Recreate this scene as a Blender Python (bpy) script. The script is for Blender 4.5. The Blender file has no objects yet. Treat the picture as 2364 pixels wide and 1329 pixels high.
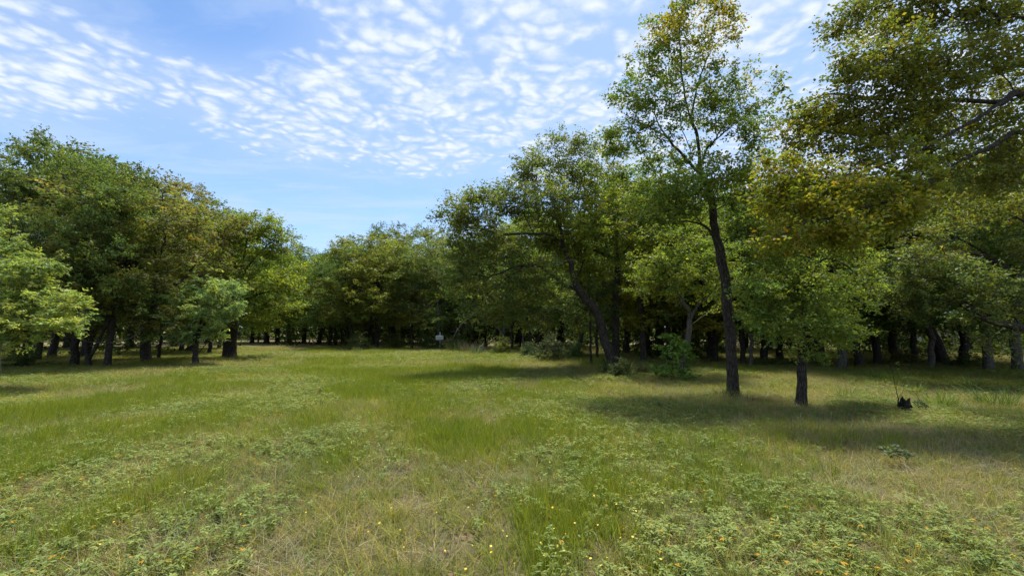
import bpy, math, random
import numpy as np
from mathutils import Vector

# ------------------------------------------------------------------ camera, sky, sun, exposure
SC = bpy.context.scene
COL = SC.collection
R = math.radians
F_PX, W_PX, H_PX = 1000.0, 2364.0, 1329.0        # focal length and size of the photograph in its own pixels
CAM_Z, PITCH = 1.7, R(5.45)

cam = bpy.data.cameras.new("camera")
cam.sensor_width = 36.0
cam.lens = 36.0 * F_PX / W_PX
cam.clip_start, cam.clip_end = 0.05, 4000.0
cam_o = bpy.data.objects.new("camera", cam)
cam_o.location = (0, 0, CAM_Z)
cam_o.rotation_euler = (R(90) + PITCH, 0, 0)
COL.objects.link(cam_o)
SC.camera = cam_o

SC.view_settings.view_transform = 'Standard'
SC.view_settings.look = 'None'
SC.view_settings.gamma = 1.0
SC.view_settings.use_curve_mapping = False
SC.view_settings.exposure = 1.54
SC.render.engine = 'CYCLES'
SC.cycles.use_denoising = True
SC.cycles.max_bounces = 9
SC.cycles.diffuse_bounces = 6
SC.cycles.glossy_bounces = 2
SC.cycles.transmission_bounces = 4
SC.cycles.transparent_max_bounces = 4
SC.cycles.caustics_reflective = False
SC.cycles.caustics_refractive = False
SC.cycles.sample_clamp_indirect = 6.0

SUN_EL, SUN_AZ = R(69), R(25)                    # azimuth clockwise from +Y (straight ahead)
sun_dir = Vector((math.sin(SUN_AZ) * math.cos(SUN_EL), math.cos(SUN_AZ) * math.cos(SUN_EL), math.sin(SUN_EL)))
sun = bpy.data.lights.new("sun", 'SUN')
sun.energy = 2.5
sun.angle = R(8.0)
sun.color = (1.0, 0.95, 0.86)
sun_o = bpy.data.objects.new("sun", sun)
sun_o.rotation_euler = (-sun_dir).to_track_quat('-Z', 'Y').to_euler()
sun_o.location = (20, -10, 60)
COL.objects.link(sun_o)


class NT:
    """small helper round a node tree"""
    def __init__(self, tree):
        self.t = tree
        self.n = tree.nodes
        self.l = tree.links

    def new(self, typ, **kw):
        nd = self.n.new(typ)
        for k, v in kw.items():
            setattr(nd, k, v)
        return nd

    def put(self, sock, val):
        if isinstance(val, bpy.types.NodeSocket):
            self.l.new(val, sock)
        else:
            sock.default_value = val

    def m(self, op, a, b=None, c=None, clamp=False):
        nd = self.new('ShaderNodeMath', operation=op, use_clamp=clamp)
        self.put(nd.inputs[0], a)
        if b is not None:
            self.put(nd.inputs[1], b)
        if c is not None:
            self.put(nd.inputs[2], c)
        return nd.outputs[0]

    def vm(self, op, a, b=None):
        nd = self.new('ShaderNodeVectorMath', operation=op)
        self.put(nd.inputs[0], a)
        if b is not None:
            self.put(nd.inputs[1], b)
        return nd.outputs[0]

    def sm(self, x, lo, hi):
        nd = self.new('ShaderNodeMapRange', interpolation_type='SMOOTHSTEP')
        self.put(nd.inputs['Value'], x)
        nd.inputs['From Min'].default_value = lo
        nd.inputs['From Max'].default_value = hi
        return nd.outputs['Result']

    def mix(self, f, a, b, blend='MIX'):
        nd = self.new('ShaderNodeMix', data_type='RGBA', blend_type=blend)
        self.put(nd.inputs[0], f)
        self.put(nd.inputs[6], a)
        self.put(nd.inputs[7], b)
        return nd.outputs[2]

    def noise(self, vec, scale, detail=3.0, rough=0.5, dist=0.0):
        nd = self.new('ShaderNodeTexNoise')
        if vec is not None:
            self.put(nd.inputs['Vector'], vec)
        nd.inputs['Scale'].default_value = scale
        nd.inputs['Detail'].default_value = detail
        nd.inputs['Roughness'].default_value = rough
        nd.inputs['Distortion'].default_value = dist
        return nd.outputs['Fac']


def build_world():
    w = bpy.data.worlds.new("World")
    SC.world = w
    w.use_nodes = True
    t = NT(w.node_tree)
    t.n.clear()
    out = t.new('ShaderNodeOutputWorld')
    bg = t.new('ShaderNodeBackground')
    bg.inputs['Strength'].default_value = 0.094
    t.l.new(bg.outputs[0], out.inputs[0])
    sky = t.new('ShaderNodeTexSky', sky_type='NISHITA')
    sky.sun_disc = False
    sky.sun_elevation = SUN_EL
    sky.sun_rotation = SUN_AZ
    sky.altitude = 200
    sky.air_density = 1.0
    sky.dust_density = 0.6
    sky.ozone_density = 2.0
    tc = t.new('ShaderNodeTexCoord')
    d = tc.outputs['Generated']
    sep = t.new('ShaderNodeSeparateXYZ')
    t.l.new(d, sep.inputs[0])
    z = t.m('MAXIMUM', sep.outputs[2], 0.0)
    zz = t.m('ADD', z, 0.02)
    px = t.m('DIVIDE', sep.outputs[0], zz)
    py = t.m('DIVIDE', sep.outputs[1], zz)
    cmb = t.new('ShaderNodeCombineXYZ')
    t.put(cmb.inputs[0], px)
    t.put(cmb.inputs[1], py)
    p = cmb.outputs[0]
    # a bank of altocumulus whose far edge runs obliquely away to the right
    edge = t.m('SUBTRACT', t.m('MULTIPLY_ADD', px, 0.5, 3.05), py)       # > 0 inside the bank
    wob = t.m('MULTIPLY', t.m('SUBTRACT', t.noise(p, 1.1, 4.0, 0.55), 0.5), 1.8)
    bank = t.sm(t.m('ADD', edge, wob), -0.55, 0.6)
    hole = t.new('ShaderNodeVectorMath', operation='DISTANCE')
    t.put(hole.inputs[0], p)
    hole.inputs[1].default_value = (-0.95, 1.12, 0)
    bank = t.m('MULTIPLY', bank, t.sm(t.m('ADD', hole.outputs['Value'], t.m('MULTIPLY', wob, 0.16)), 0.12, 0.5))
    # puffs: warped cells plus streaks stretched along the bank
    wv = t.new('ShaderNodeTexNoise')
    t.put(wv.inputs['Vector'], p)
    wv.inputs['Scale'].default_value = 5.0
    wv.inputs['Detail'].default_value = 3.0
    warp = t.vm('ADD', p, t.vm('MULTIPLY', t.vm('SUBTRACT', wv.outputs['Color'], (0.5, 0.5, 0.5)), (0.26, 0.26, 0.0)))
    vor = t.new('ShaderNodeTexVoronoi', feature='SMOOTH_F1')
    t.put(vor.inputs['Vector'], warp)
    vor.inputs['Scale'].default_value = 15.0
    vor.inputs['Smoothness'].default_value = 0.35
    puff = t.m('SUBTRACT', 1.0, t.m('MULTIPLY', vor.outputs['Distance'], 1.25))
    mp = t.new('ShaderNodeMapping')
    t.put(mp.inputs['Vector'], p)
    mp.inputs['Rotation'].default_value = (0, 0, R(-25))
    mp.inputs['Scale'].default_value = (1.0, 2.6, 1.0)
    streak = t.noise(mp.outputs[0], 3.2, 5.0, 0.6, 0.3)
    fine = t.noise(p, 24.0, 4.0, 0.65)
    dens = t.m('ADD', t.m('MULTIPLY', puff, 0.55), t.m('MULTIPLY', streak, 0.55))
    dens = t.m('ADD', dens, t.m('MULTIPLY', fine, 0.42))
    dens = t.m('ADD', dens, t.m('MULTIPLY', t.m('SUBTRACT', bank, 1.0), 0.95))
    dens = t.m('ADD', dens, t.m('MULTIPLY', t.m('SUBTRACT', t.noise(p, 2.3, 4.0, 0.6, 0.4), 0.5), 0.85))
    cloud = t.sm(dens, 0.40, 0.92)
    # thin veil outside the bank
    veil = t.m('MULTIPLY', t.sm(t.noise(mp.outputs[0], 1.4, 5.0, 0.6, 0.5), 0.36, 0.72), 0.42)
    cov = t.m('MAXIMUM', t.m('MULTIPLY_ADD', cloud, 0.62, t.m('MULTIPLY', bank, 0.32)), veil)
    cov = t.m('MULTIPLY', cov, t.sm(z, 0.02, 0.2))
    white = t.mix(t.sm(dens, 0.6, 1.15), (2.6, 3.05, 3.8, 1), (3.55, 3.8, 4.2, 1))
    skyc = t.mix(1.0, sky.outputs[0], (0.60, 0.71, 0.80, 1), 'MULTIPLY')
    skyc = t.mix(t.m('MULTIPLY', t.sm(z, 0.55, 0.0), 0.5), skyc, (2.15, 2.8, 4.0, 1))
    colr = t.mix(cov, skyc, white)
    t.l.new(colr, bg.inputs['Color'])


build_world()


# ------------------------------------------------------------------ helpers
def P(px, py, Y):
    """the point at forward distance Y that the photograph shows at pixel (px, py)"""
    u, v = (px - W_PX / 2) / F_PX, (H_PX / 2 - py) / F_PX
    c, s = math.cos(PITCH), math.sin(PITCH)
    dy, dz = c - v * s, s + v * c
    k = Y / dy
    return np.array((u * k, Y, CAM_Z + dz * k))


def G(px, py):
    """the ground point at a pixel below the horizon"""
    u, v = (px - W_PX / 2) / F_PX, (H_PX / 2 - py) / F_PX
    c, s = math.cos(PITCH), math.sin(PITCH)
    dy, dz = c - v * s, s + v * c
    k = -CAM_Z / dz
    return np.array((u * k, dy * k, 0.0))


_rngp = np.random.default_rng(11)
_LAT = _rngp.random((256, 256))


def vnoise(x, y, scale, ox=0.0):
    x = np.asarray(x, float) / scale + 71.3 + ox
    y = np.asarray(y, float) / scale + 37.7 + ox * 1.7
    xi, yi = np.floor(x).astype(int), np.floor(y).astype(int)
    fx, fy = x - xi, y - yi
    fx, fy = fx * fx * (3 - 2 * fx), fy * fy * (3 - 2 * fy)
    a = _LAT[xi % 256, yi % 256]
    b = _LAT[(xi + 1) % 256, yi % 256]
    c = _LAT[xi % 256, (yi + 1) % 256]
    d = _LAT[(xi + 1) % 256, (yi + 1) % 256]
    return (a * (1 - fx) + b * fx) * (1 - fy) + (c * (1 - fx) + d * fx) * fy


def fbm(x, y, scale, ox=0.0, octs=3):
    t, amp, s = 0.0, 1.0, 0.0
    for k in range(octs):
        t = t + amp * vnoise(x, y, scale / 2 ** k, ox + 13.1 * k)
        s += amp
        amp *= 0.5
    return t / s


def gz(x, y):
    """height of the meadow"""
    return (fbm(x, y, 9.0, 3.0, 3) - 0.5) * 0.22 + (vnoise(x, y, 1.1, 5.0) - 0.5) * 0.05


def obj(name, data, parent=None, mat=None):
    o = bpy.data.objects.new(name, data)
    COL.objects.link(o)
    if parent is not None:
        o.parent = parent
    if mat is not None and data is not None and len(data.materials) == 0:
        data.materials.append(mat)
    return o


def tag(o, label=None, cat=None, group=None, kind=None):
    if label:
        o["label"] = label
    if cat:
        o["category"] = cat
    if group:
        o["group"] = group
    if kind:
        o["kind"] = kind
    return o


def empty(name, loc, label, cat, group=None, rz=0.0):
    o = bpy.data.objects.new(name, None)
    COL.objects.link(o)
    o.location = loc
    o.rotation_euler = (0, 0, rz)
    o.empty_display_size = 0.3
    return tag(o, label, cat, group)


def np_mesh(name, verts, faces, col=None, smooth=False):
    """verts (n,3); faces (m,k) array or list of such arrays; col (m,3) one colour multiplier per face"""
    if not isinstance(faces, (list, tuple)):
        faces = [faces]
    faces = [np.asarray(f, np.int32) for f in faces if len(f)]
    me = bpy.data.meshes.new(name)
    nv = len(verts)
    loops = np.concatenate([f.ravel() for f in faces])
    sizes = np.concatenate([np.full(len(f), f.shape[1], np.int32) for f in faces])
    starts = np.concatenate([[0], np.cumsum(sizes)[:-1]]).astype(np.int32)
    me.vertices.add(nv)
    me.vertices.foreach_set("co", np.asarray(verts, np.float32).ravel())
    me.loops.add(len(loops))
    me.loops.foreach_set("vertex_index", loops)
    me.polygons.add(len(sizes))
    me.polygons.foreach_set("loop_start", starts)
    me.polygons.foreach_set("loop_total", sizes)
    if smooth:
        me.polygons.foreach_set("use_smooth", np.ones(len(sizes), bool))
    me.update(calc_edges=True)
    if col is not None:
        at = me.attributes.new("leafcol", 'FLOAT_VECTOR', 'FACE')
        at.data.foreach_set("vector", np.asarray(col, np.float32).ravel())
    return me


# ------------------------------------------------------------------ materials
def new_mat(name):
    m = bpy.data.materials.new(name)
    m.use_nodes = True
    t = NT(m.node_tree)
    t.n.clear()
    out = t.new('ShaderNodeOutputMaterial')
    return m, t, out


def leaf_material(name, trans=0.38, use_obj=True, base=(1, 1, 1), rough=0.5, wnoise=0.0, spec=0.25):
    m, t, out = new_mat(name)
    at = t.new('ShaderNodeAttribute', attribute_name='leafcol')
    c = at.outputs['Color']
    if use_obj:
        oi = t.new('ShaderNodeObjectInfo')
        c = t.mix(1.0, c, oi.outputs['Color'], 'MULTIPLY')
    else:
        c = t.mix(1.0, c, (*base, 1), 'MULTIPLY')
    if wnoise:
        g = t.new('ShaderNodeNewGeometry')
        n1 = t.noise(g.outputs['Position'], 0.55, 3.0, 0.6)
        n2 = t.noise(g.outputs['Position'], 2.6, 2.0, 0.5)
        k = t.m('ADD', t.m('MULTIPLY', n1, 0.6), t.m('MULTIPLY', n2, 0.4))
        c = t.mix(t.sm(k, 0.35, 0.65), t.mix(1.0, c, (1 + wnoise, 1 + 0.55 * wnoise, 1.0, 1), 'MULTIPLY'),
                  t.mix(1.0, c, (1 - wnoise, 1 - 0.55 * wnoise, 1 - 0.5 * wnoise, 1), 'MULTIPLY'))
    bs = t.new('ShaderNodeBsdfPrincipled')
    t.put(bs.inputs['Base Color'], c)
    bs.inputs['Roughness'].default_value = rough
    bs.inputs['Specular IOR Level'].default_value = spec
    tr = t.new('ShaderNodeBsdfTranslucent')
    t.put(tr.inputs['Color'], t.mix(1.0, c, (1.38, 1.42, 0.56, 1), 'MULTIPLY'))
    ms = t.new('ShaderNodeMixShader')
    ms.inputs[0].default_value = trans
    t.l.new(bs.outputs[0], ms.inputs[1])
    t.l.new(tr.outputs[0], ms.inputs[2])
    t.l.new(ms.outputs[0], out.inputs[0])
    return m


def bark_material(name, dark, light, scale=1.0, bump=0.7):
    m, t, out = new_mat(name)
    tc = t.new('ShaderNodeTexCoord')
    mp = t.new('ShaderNodeMapping')
    t.l.new(tc.outputs['Object'], mp.inputs['Vector'])
    mp.inputs['Scale'].default_value = (1, 1, 0.16)
    v = t.new('ShaderNodeTexVoronoi', feature='DISTANCE_TO_EDGE')
    t.put(v.inputs['Vector'], t.vm('ADD', mp.outputs[0], t.vm('MULTIPLY', t.new('ShaderNodeTexNoise').outputs['Color'], (0.02, 0.02, 0.02))))
    v.inputs['Scale'].default_value = 34 * scale
    n = t.noise(mp.outputs[0], 30 * scale, 6.0, 0.7)
    n2 = t.noise(tc.outputs['Object'], 3.0, 3.0, 0.6)
    h = t.m('ADD', t.m('MULTIPLY', t.sm(v.outputs['Distance'], 0.0, 0.3), 0.32), t.m('MULTIPLY', n, 0.85))
    c = t.mix(t.sm(h, 0.25, 0.95), (*dark, 1), (*light, 1))
    c = t.mix(t.m('MULTIPLY', t.sm(n2, 0.52, 0.72), 0.35), c, (light[0] * 1.35, light[1] * 1.42, light[2] * 1.35, 1))
    b = t.new('ShaderNodeBsdfPrincipled')
    t.put(b.inputs['Base Color'], c)
    b.inputs['Roughness'].default_value = 0.92
    b.inputs['Specular IOR Level'].default_value = 0.15
    bp = t.new('ShaderNodeBump')
    bp.inputs['Strength'].default_value = bump
    bp.inputs['Distance'].default_value = 0.03
    t.put(bp.inputs['Height'], h)
    t.l.new(bp.outputs[0], b.inputs['Normal'])
    t.l.new(b.outputs[0], out.inputs[0])
    return m


def plain_material(name, c1, c2, scale=8.0, rough=0.7, bump=0.0):
    m, t, out = new_mat(name)
    tc = t.new('ShaderNodeTexCoord')
    n = t.noise(tc.outputs['Object'], scale, 5.0, 0.6)
    b = t.new('ShaderNodeBsdfPrincipled')
    t.put(b.inputs['Base Color'], t.mix(t.sm(n, 0.3, 0.7), (*c1, 1), (*c2, 1)))
    b.inputs['Roughness'].default_value = rough
    if bump:
        bp = t.new('ShaderNodeBump')
        bp.inputs['Strength'].default_value = bump
        bp.inputs['Distance'].default_value = 0.02
        t.put(bp.inputs['Height'], n)
        t.l.new(bp.outputs[0], b.inputs['Normal'])
    t.l.new(b.outputs[0], out.inputs[0])
    return m


M_LEAF = leaf_material("tree_leaves", 0.48, base=(1, 1, 1), rough=0.52, spec=0.28)
M_BARK = bark_material("dark_bark", (0.012, 0.010, 0.008), (0.082, 0.071, 0.061))
M_BARK_GREY = bark_material("grey_bark", (0.04, 0.035, 0.03), (0.17, 0.155, 0.135))
M_DEAD = bark_material("dead_wood", (0.12, 0.105, 0.09), (0.36, 0.33, 0.29), 1.4, 0.4)
M_TWIG = bark_material("dead_twigs", (0.06, 0.055, 0.05), (0.19, 0.18, 0.165), 1.4, 0.4)
M_CHAR = bark_material("charred_wood", (0.006, 0.006, 0.006), (0.03, 0.028, 0.026), 1.2, 1.0)


def ground_material():
    m, t, out = new_mat("meadow_soil_and_thatch")
    g = t.new('ShaderNodeNewGeometry')
    pos = g.outputs['Position']
    n1 = t.noise(pos, 0.35, 4.0, 0.6)
    n2 = t.noise(pos, 2.2, 5.0, 0.65)
    n3 = t.noise(pos, 26.0, 4.0, 0.7)
    n4 = t.noise(pos, 90.0, 3.0, 0.7)
    c = t.mix(t.sm(t.m('ADD', t.m('MULTIPLY', n1, 0.55), t.m('MULTIPLY', n2, 0.45)), 0.40, 0.62),
              (0.21, 0.165, 0.10, 1), (0.115, 0.125, 0.04, 1))
    c = t.mix(t.m('MULTIPLY', t.sm(n3, 0.45, 0.75), 0.55), c, (0.26, 0.205, 0.13, 1))
    c = t.mix(t.m('MULTIPLY', t.sm(n4, 0.5, 0.8), 0.5), c, (0.055, 0.05, 0.025, 1))
    b = t.new('ShaderNodeBsdfPrincipled')
    t.put(b.inputs['Base Color'], c)
    b.inputs['Roughness'].default_value = 0.95
    b.inputs['Specular IOR Level'].default_value = 0.1
    bp = t.new('ShaderNodeBump')
    bp.inputs['Strength'].default_value = 0.9
    bp.inputs['Distance'].default_value = 0.05
    t.put(bp.inputs['Height'], t.m('ADD', n3, t.m('MULTIPLY', n4, 0.5)))
    t.l.new(bp.outputs[0], b.inputs['Normal'])
    t.l.new(b.outputs[0], out.inputs[0])
    return m


# ------------------------------------------------------------------ ground
def build_ground():
    n = 261
    s = np.linspace(-1, 1, n)
    ax = np.sinh(s * 4.6) / np.sinh(4.6) * 1500
    X, Y = np.meshgrid(ax, ax + 0.0, indexing='ij')
    Z = gz(X, Y)
    v = np.stack([X, Y, Z], -1).reshape(-1, 3)
    i = np.arange(n * n).reshape(n, n)
    f = np.stack([i[:-1, :-1], i[1:, :-1], i[1:, 1:], i[:-1, 1:]], -1).reshape(-1, 4)
    o = obj("ground", np_mesh("ground", v, f, smooth=True), None, ground_material())
    tag(o, kind="structure")


build_ground()


# ------------------------------------------------------------------ trees: growth
def smooth_poly(pts, step):
    pts = np.asarray(pts, float)
    if len(pts) > 2:
        out = []
        p = np.vstack([2 * pts[0] - pts[1], pts, 2 * pts[-1] - pts[-2]])
        for i in range(1, len(p) - 2):
            n = max(2, int(np.linalg.norm(p[i + 1] - p[i]) / step) + 1)
            t = np.linspace(0, 1, n, endpoint=False)[:, None]
            a, b, c, d = p[i - 1], p[i], p[i + 1], p[i + 2]
            out.append(0.5 * (2 * b + (c - a) * t + (2 * a - 5 * b + 4 * c - d) * t * t + (3 * b - a - 3 * c + d) * t ** 3))
        out.append(p[-2][None])
        return np.vstack(out)
    n = max(2, int(np.linalg.norm(pts[1] - pts[0]) / step) + 1)
    t = np.linspace(0, 1, n + 1)[:, None]
    return pts[0] * (1 - t) + pts[1] * t


class Grown:
    pass


def grow(polys, targets, rng, step=0.35, alpha=0.3, wob=0.05, droop=0.0):
    """a branching skeleton: given polylines first, then every target is reached from the cheapest node"""
    CAP = 30000
    pos = np.zeros((CAP, 3)); par = np.full(CAP, -1, int); Ln = np.zeros(CAP); dr = np.zeros((CAP, 3))
    which = np.full(CAP, -1, int)
    n = 0
    for k, pl in enumerate(polys):
        pts = smooth_poly(pl, step)
        pts = pts + rng.normal(0, wob * 0.35, pts.shape) * (np.arange(len(pts)) > 1)[:, None]
        if k == 0:
            prev = -1
        else:
            d = np.linalg.norm(pos[:n] - pts[0], axis=1)
            prev = int(np.argmin(d))
        for j, q in enumerate(pts):
            if k and np.linalg.norm(q - pos[prev]) < 0.05:
                continue
            pos[n] = q; par[n] = prev; which[n] = k
            if prev >= 0:
                e = q - pos[prev]; l = np.linalg.norm(e) + 1e-9
                Ln[n] = Ln[prev] + l; dr[n] = e / l
            else:
                dr[n] = (0, 0, 1)
            prev = n; n += 1
    nsk = n
    targets = np.asarray(targets)
    base_z = 0.0
    d0 = np.sqrt(((targets[:, None, :] - pos[None, :nsk:3, :]) ** 2).sum(-1)).min(1)
    terms = []
    hmin = polys[0][0][2] + 0.22 * (targets[:, 2].max() - polys[0][0][2])
    ok0 = np.ones(CAP, bool)
    ok0[:nsk] = ~((which[:nsk] == 0) & (pos[:nsk, 2] < min(hmin, targets[:, 2].min() + 0.2)))
    for ti in np.argsort(d0):
        t = targets[ti]
        e = t - pos[:n]
        d = np.sqrt((e * e).sum(1)) + 1e-6
        cosd = (e * dr[:n]).sum(1) / d
        cost = d * (1 + 0.45 * np.clip(0.5 - cosd, 0, 2)) + alpha * Ln[:n]
        cost[~ok0[:n]] += 50
        b = int(np.argmin(cost))
        L = d[b]
        if L < 0.08:
            terms.append(b)
            continue
        k = max(2, int(L / step) + 1)
        tt = (np.arange(1, k + 1) / k)[:, None]
        p0, p1 = pos[b], t
        ctrl = p0 + dr[b] * L * 0.42 + np.array((0, 0, 0.10 * L))
        pts = (1 - tt) ** 2 * p0 + 2 * tt * (1 - tt) * ctrl + tt ** 2 * p1
        if droop:
            pts[:, 2] -= droop * (tt[:, 0] ** 2) * L
        jit = rng.normal(0, wob, pts.shape); jit[-1] *= 0.3
        pts = pts + jit * min(1.0, L / step)
        prev = b
        for q in pts:
            if n >= CAP - 1:
                break
            ee = q - pos[prev]; l = np.linalg.norm(ee) + 1e-9
            pos[n] = q; par[n] = prev; Ln[n] = Ln[prev] + l; dr[n] = ee / l
            prev = n; n += 1
        terms.append(prev)
    g = Grown()
    g.pos, g.par, g.n, g.nsk, g.which, g.terms, g.dr = pos[:n], par[:n], n, nsk, which[:n], np.array(terms), dr[:n]
    return g


def set_radii(g, R0, rtip=0.006, ex=2.35):
    r = np.zeros(g.n)
    acc = np.zeros(g.n)
    for i in range(g.n - 1, -1, -1):
        r[i] = acc[i] ** (1 / ex) if acc[i] > 0 else rtip
        if g.par[i] >= 0:
            acc[g.par[i]] += r[i] ** ex
    rb = r[0]
    q = math.log(R0 / rtip) / math.log(max(rb / rtip, 1.5))
    g.r = rtip * (r / rtip) ** q
    return g


def tubes(g, chains, flare=0.0, base_z=0.0, lump=0.0, rng=None, rmin=0.0):
    V, Q, off = [], [], 0
    for ch in chains:
        pts, rr = g.pos[ch], g.r[ch].copy()
        if len(ch) < 2:
            continue
        rr[0] = min(rr[0], rr[1] * 1.25) if flare == 0 else rr[0]
        m = rr.max()
        ns = 14 if m > 0.09 else (8 if m > 0.035 else (5 if m > 0.014 else 3))
        tan = np.gradient(pts, axis=0)
        tan /= np.linalg.norm(tan, axis=1, keepdims=True) + 1e-9
        ref = np.array((0.31, 0.95, 0.02)) if abs(tan[:, 2]).mean() > 0.6 else np.array((0.02, 0.05, 1.0))
        a = np.cross(tan, ref); a /= np.linalg.norm(a, axis=1, keepdims=True) + 1e-9
        b = np.cross(tan, a)
        th = np.arange(ns) * 2 * math.pi / ns
        rad = rr[:, None] * np.ones((1, ns))
        if flare:
            hgt = np.clip((pts[:, 2] - base_z) / 0.55, 0, 1)
            lobes = 1 + flare * (1 - hgt[:, None]) ** 2 * (1.0 + 0.5 * np.sin(th * 3 + 1.0) + 0.35 * np.sin(th * 5 + 2.2))
            rad = rad * lobes
        if lump and rng is not None:
            rad = rad * (1 + rng.normal(0, lump, rad.shape))
        ring = pts[:, None, :] + rad[:, :, None] * (np.cos(th)[None, :, None] * a[:, None, :] + np.sin(th)[None, :, None] * b[:, None, :])
        k = len(pts)
        V.append(ring.reshape(-1, 3))
        i = off + np.arange(k * ns).reshape(k, ns)
        j = np.roll(i, -1, axis=1)
        Q.append(np.stack([i[:-1], j[:-1], j[1:], i[1:]], -1).reshape(-1, 4))
        off += k * ns
    if not V:
        return None
    return np.vstack(V), np.vstack(Q)


def split_chains(g, rmin):
    ch = [[] for _ in range(g.n)]
    for i in range(g.n):
        if g.par[i] >= 0:
            ch[g.par[i]].append(i)
    main_limb = {}
    chains = []
    stack = [(0, [0])]
    while stack:
        i, cur = stack.pop()
        while True:
            kids = ch[i]
            if not kids:
                break
            ks = sorted(kids, key=lambda q: (g.which[q] != g.which[i] if g.which[i] >= 0 else False, -g.r[q]))
            for q in ks[1:]:
                if g.r[q] >= rmin:
                    stack.append((q, [i, q]))
            if g.r[ks[0]] < rmin:
                break
            i = ks[0]
            cur.append(i)
        chains.append(np.array(cur))
    return chains


def leaf_quads(c, a, nrm, L, W, fold=0.18):
    """folded leaf: tip, left, base, right; the fold lies along the midrib"""
    b = np.cross(nrm, a)
    b /= np.linalg.norm(b, axis=1, keepdims=True) + 1e-9
    L = L[:, None]; W = W[:, None]
    mid = c + a * L * 0.05 + nrm * (W * fold)
    v = np.stack([c + a * L * 0.5, mid + b * W * 0.5, c - a * L * 0.5, mid - b * W * 0.5], 1)
    return v.reshape(-1, 3)


def unit(v):
    return v / (np.linalg.norm(v, axis=-1, keepdims=True) + 1e-9)


def leaf_cloud(centres, outward, rng, per, sig, L, W, flat=0.6, up=0.9, hang=0.25, colfn=None, clump=0.2):
    n = len(centres)
    cnt = np.maximum(1, rng.poisson(per, n))
    idx = np.repeat(np.arange(n), cnt)
    m = len(idx)
    off = rng.normal(0, 1, (m, 3)) * np.array((sig, sig, sig * flat))
    # shoots inside each spray so leaves line up along little twigs
    k = 5
    sh = rng.normal(0, 1, (n, k, 3)); sh[:, :, 2] *= 0.55
    sh = unit(sh + outward[:, None, :] * 0.6)
    pick = rng.integers(0, k, m)
    along = (0.15 + 0.85 * rng.random(m)) * sig * 2.5
    off = 0.27 * off + sh[idx, pick] * along[:, None]
    c = centres[idx] + off
    a = rng.normal(0, 1, (m, 3)) * np.array((1, 1, 0.5)) + sh[idx, pick] * 0.8
    a[:, 2] -= hang
    a = unit(a)
    nr = rng.normal(0, 0.75, (m, 3)); nr[:, 2] += up
    nr = nr - a * (nr * a).sum(1, keepdims=True)
    nr = unit(nr)
    s = np.clip(rng.normal(1, 0.2, m), 0.55, 1.5)
    v = leaf_quads(c, a, nr, L * s, W * s)
    f = np.arange(m * 4).reshape(-1, 4)
    cl = np.exp(rng.normal(0, clump, n))[idx]
    lf = np.exp(rng.normal(0, 0.18, m))
    yel = np.clip(rng.normal(0, 0.13, m) + rng.normal(0, 0.10, n)[idx], -0.3, 0.45)
    col = np.stack([1 + yel * 1.3, 1 + yel * 0.45, 1 - yel * 0.6], 1) * (cl * lf)[:, None]
    if colfn is not None:
        col = colfn(c, idx, col, rng)
    return v, f, col


def blob_targets(blobs, rng, dens=1.0):
    out = []
    for (c, r, n) in blobs:
        n = max(1, int(n * dens))
        d = unit(rng.normal(0, 1, (n, 3)))
        rad = (0.35 + 0.65 * rng.random(n) ** 0.55)[:, None]
        rad = np.where(rng.random((n, 1)) < 0.16, rad * rng.uniform(1.1, 1.5, (n, 1)), rad)     # stray shoots break the outline
        out.append(np.asarray(c) + d * rad * np.asarray(r))
    return np.vstack(out)


class TreeData:
    pass


def tree_data(name, seed, polys, blobs, R0, per=70, sig=0.24, L=0.08, W=0.045, rmin=0.004, dens=1.0, alpha=0.3,
              step=0.35, wob=0.05, flare=0.24, colfn=None, hang=0.25, flat=0.6, clump=0.2, up=0.9, droop=0.0, rtip=0.006,
              bark=None, fill=0.5):
    rng = np.random.default_rng(seed)
    tg = blob_targets(blobs, rng, dens)
    g = set_radii(grow(polys, tg, rng, step, alpha, wob, droop), R0, rtip)
    zr = np.clip(g.pos[:, 2] / max(g.pos[:g.nsk, 2].max(), .1), 0, 1)
    g.r = np.where(g.r > 3 * rtip, g.r * np.interp(zr, [0, .12, .5, 1], [1, .92, .72, .62]), g.r)
    chains = split_chains(g, rmin)
    td = TreeData()
    bz = polys[0][0][2]
    bk = bark or M_BARK
    td.trunk = None
    td.limbs, rest = [], []
    for c in chains:
        w = g.which[c[min(1, len(c) - 1)]]
        if c[0] == 0:
            v, q = tubes(g, [c], flare, bz, 0.03, rng)
            td.trunk = np_mesh(name + "_trunk", v, q, smooth=True)
        elif w > 0 and len(c) > 4 and g.which[c[0]] != w:
            v, q = tubes(g, [c], 0, 0, 0.03, rng)
            td.limbs.append(np_mesh(name + "_limb", v, q, smooth=True))
        else:
            rest.append(c)
    tb = tubes(g, rest, 0, 0, 0.0)
    td.branches = np_mesh(name + "_branches", tb[0], tb[1], smooth=True) if tb else None
    for me in [td.trunk, td.branches] + td.limbs:
        if me:
            me.materials.append(bk)
    # leaf sprays at every tip, and half as many along the thin wood behind it
    ctr = g.pos[g.terms]
    mid = np.where((g.r < 0.016) & (np.arange(g.n) >= g.nsk))[0]
    mid = mid[rng.random(len(mid)) < fill * 0.5]
    ctr = np.vstack([ctr, g.pos[mid]])
    dirs = np.vstack([g.dr[g.terms], g.dr[mid]])
    v, f, col = leaf_cloud(ctr, dirs, rng, per, sig, L, W, flat, up, hang, colfn, clump)
    td.crown = np_mesh(name + "_crown", v, f, col)
    td.crown.materials.append(M_LEAF)
    td.nleaf = len(f)
    td.height = float(np.percentile(v[:, 2], 99.2) - bz)
    td.leafv, td.leafcol = v, col
    return td


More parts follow.
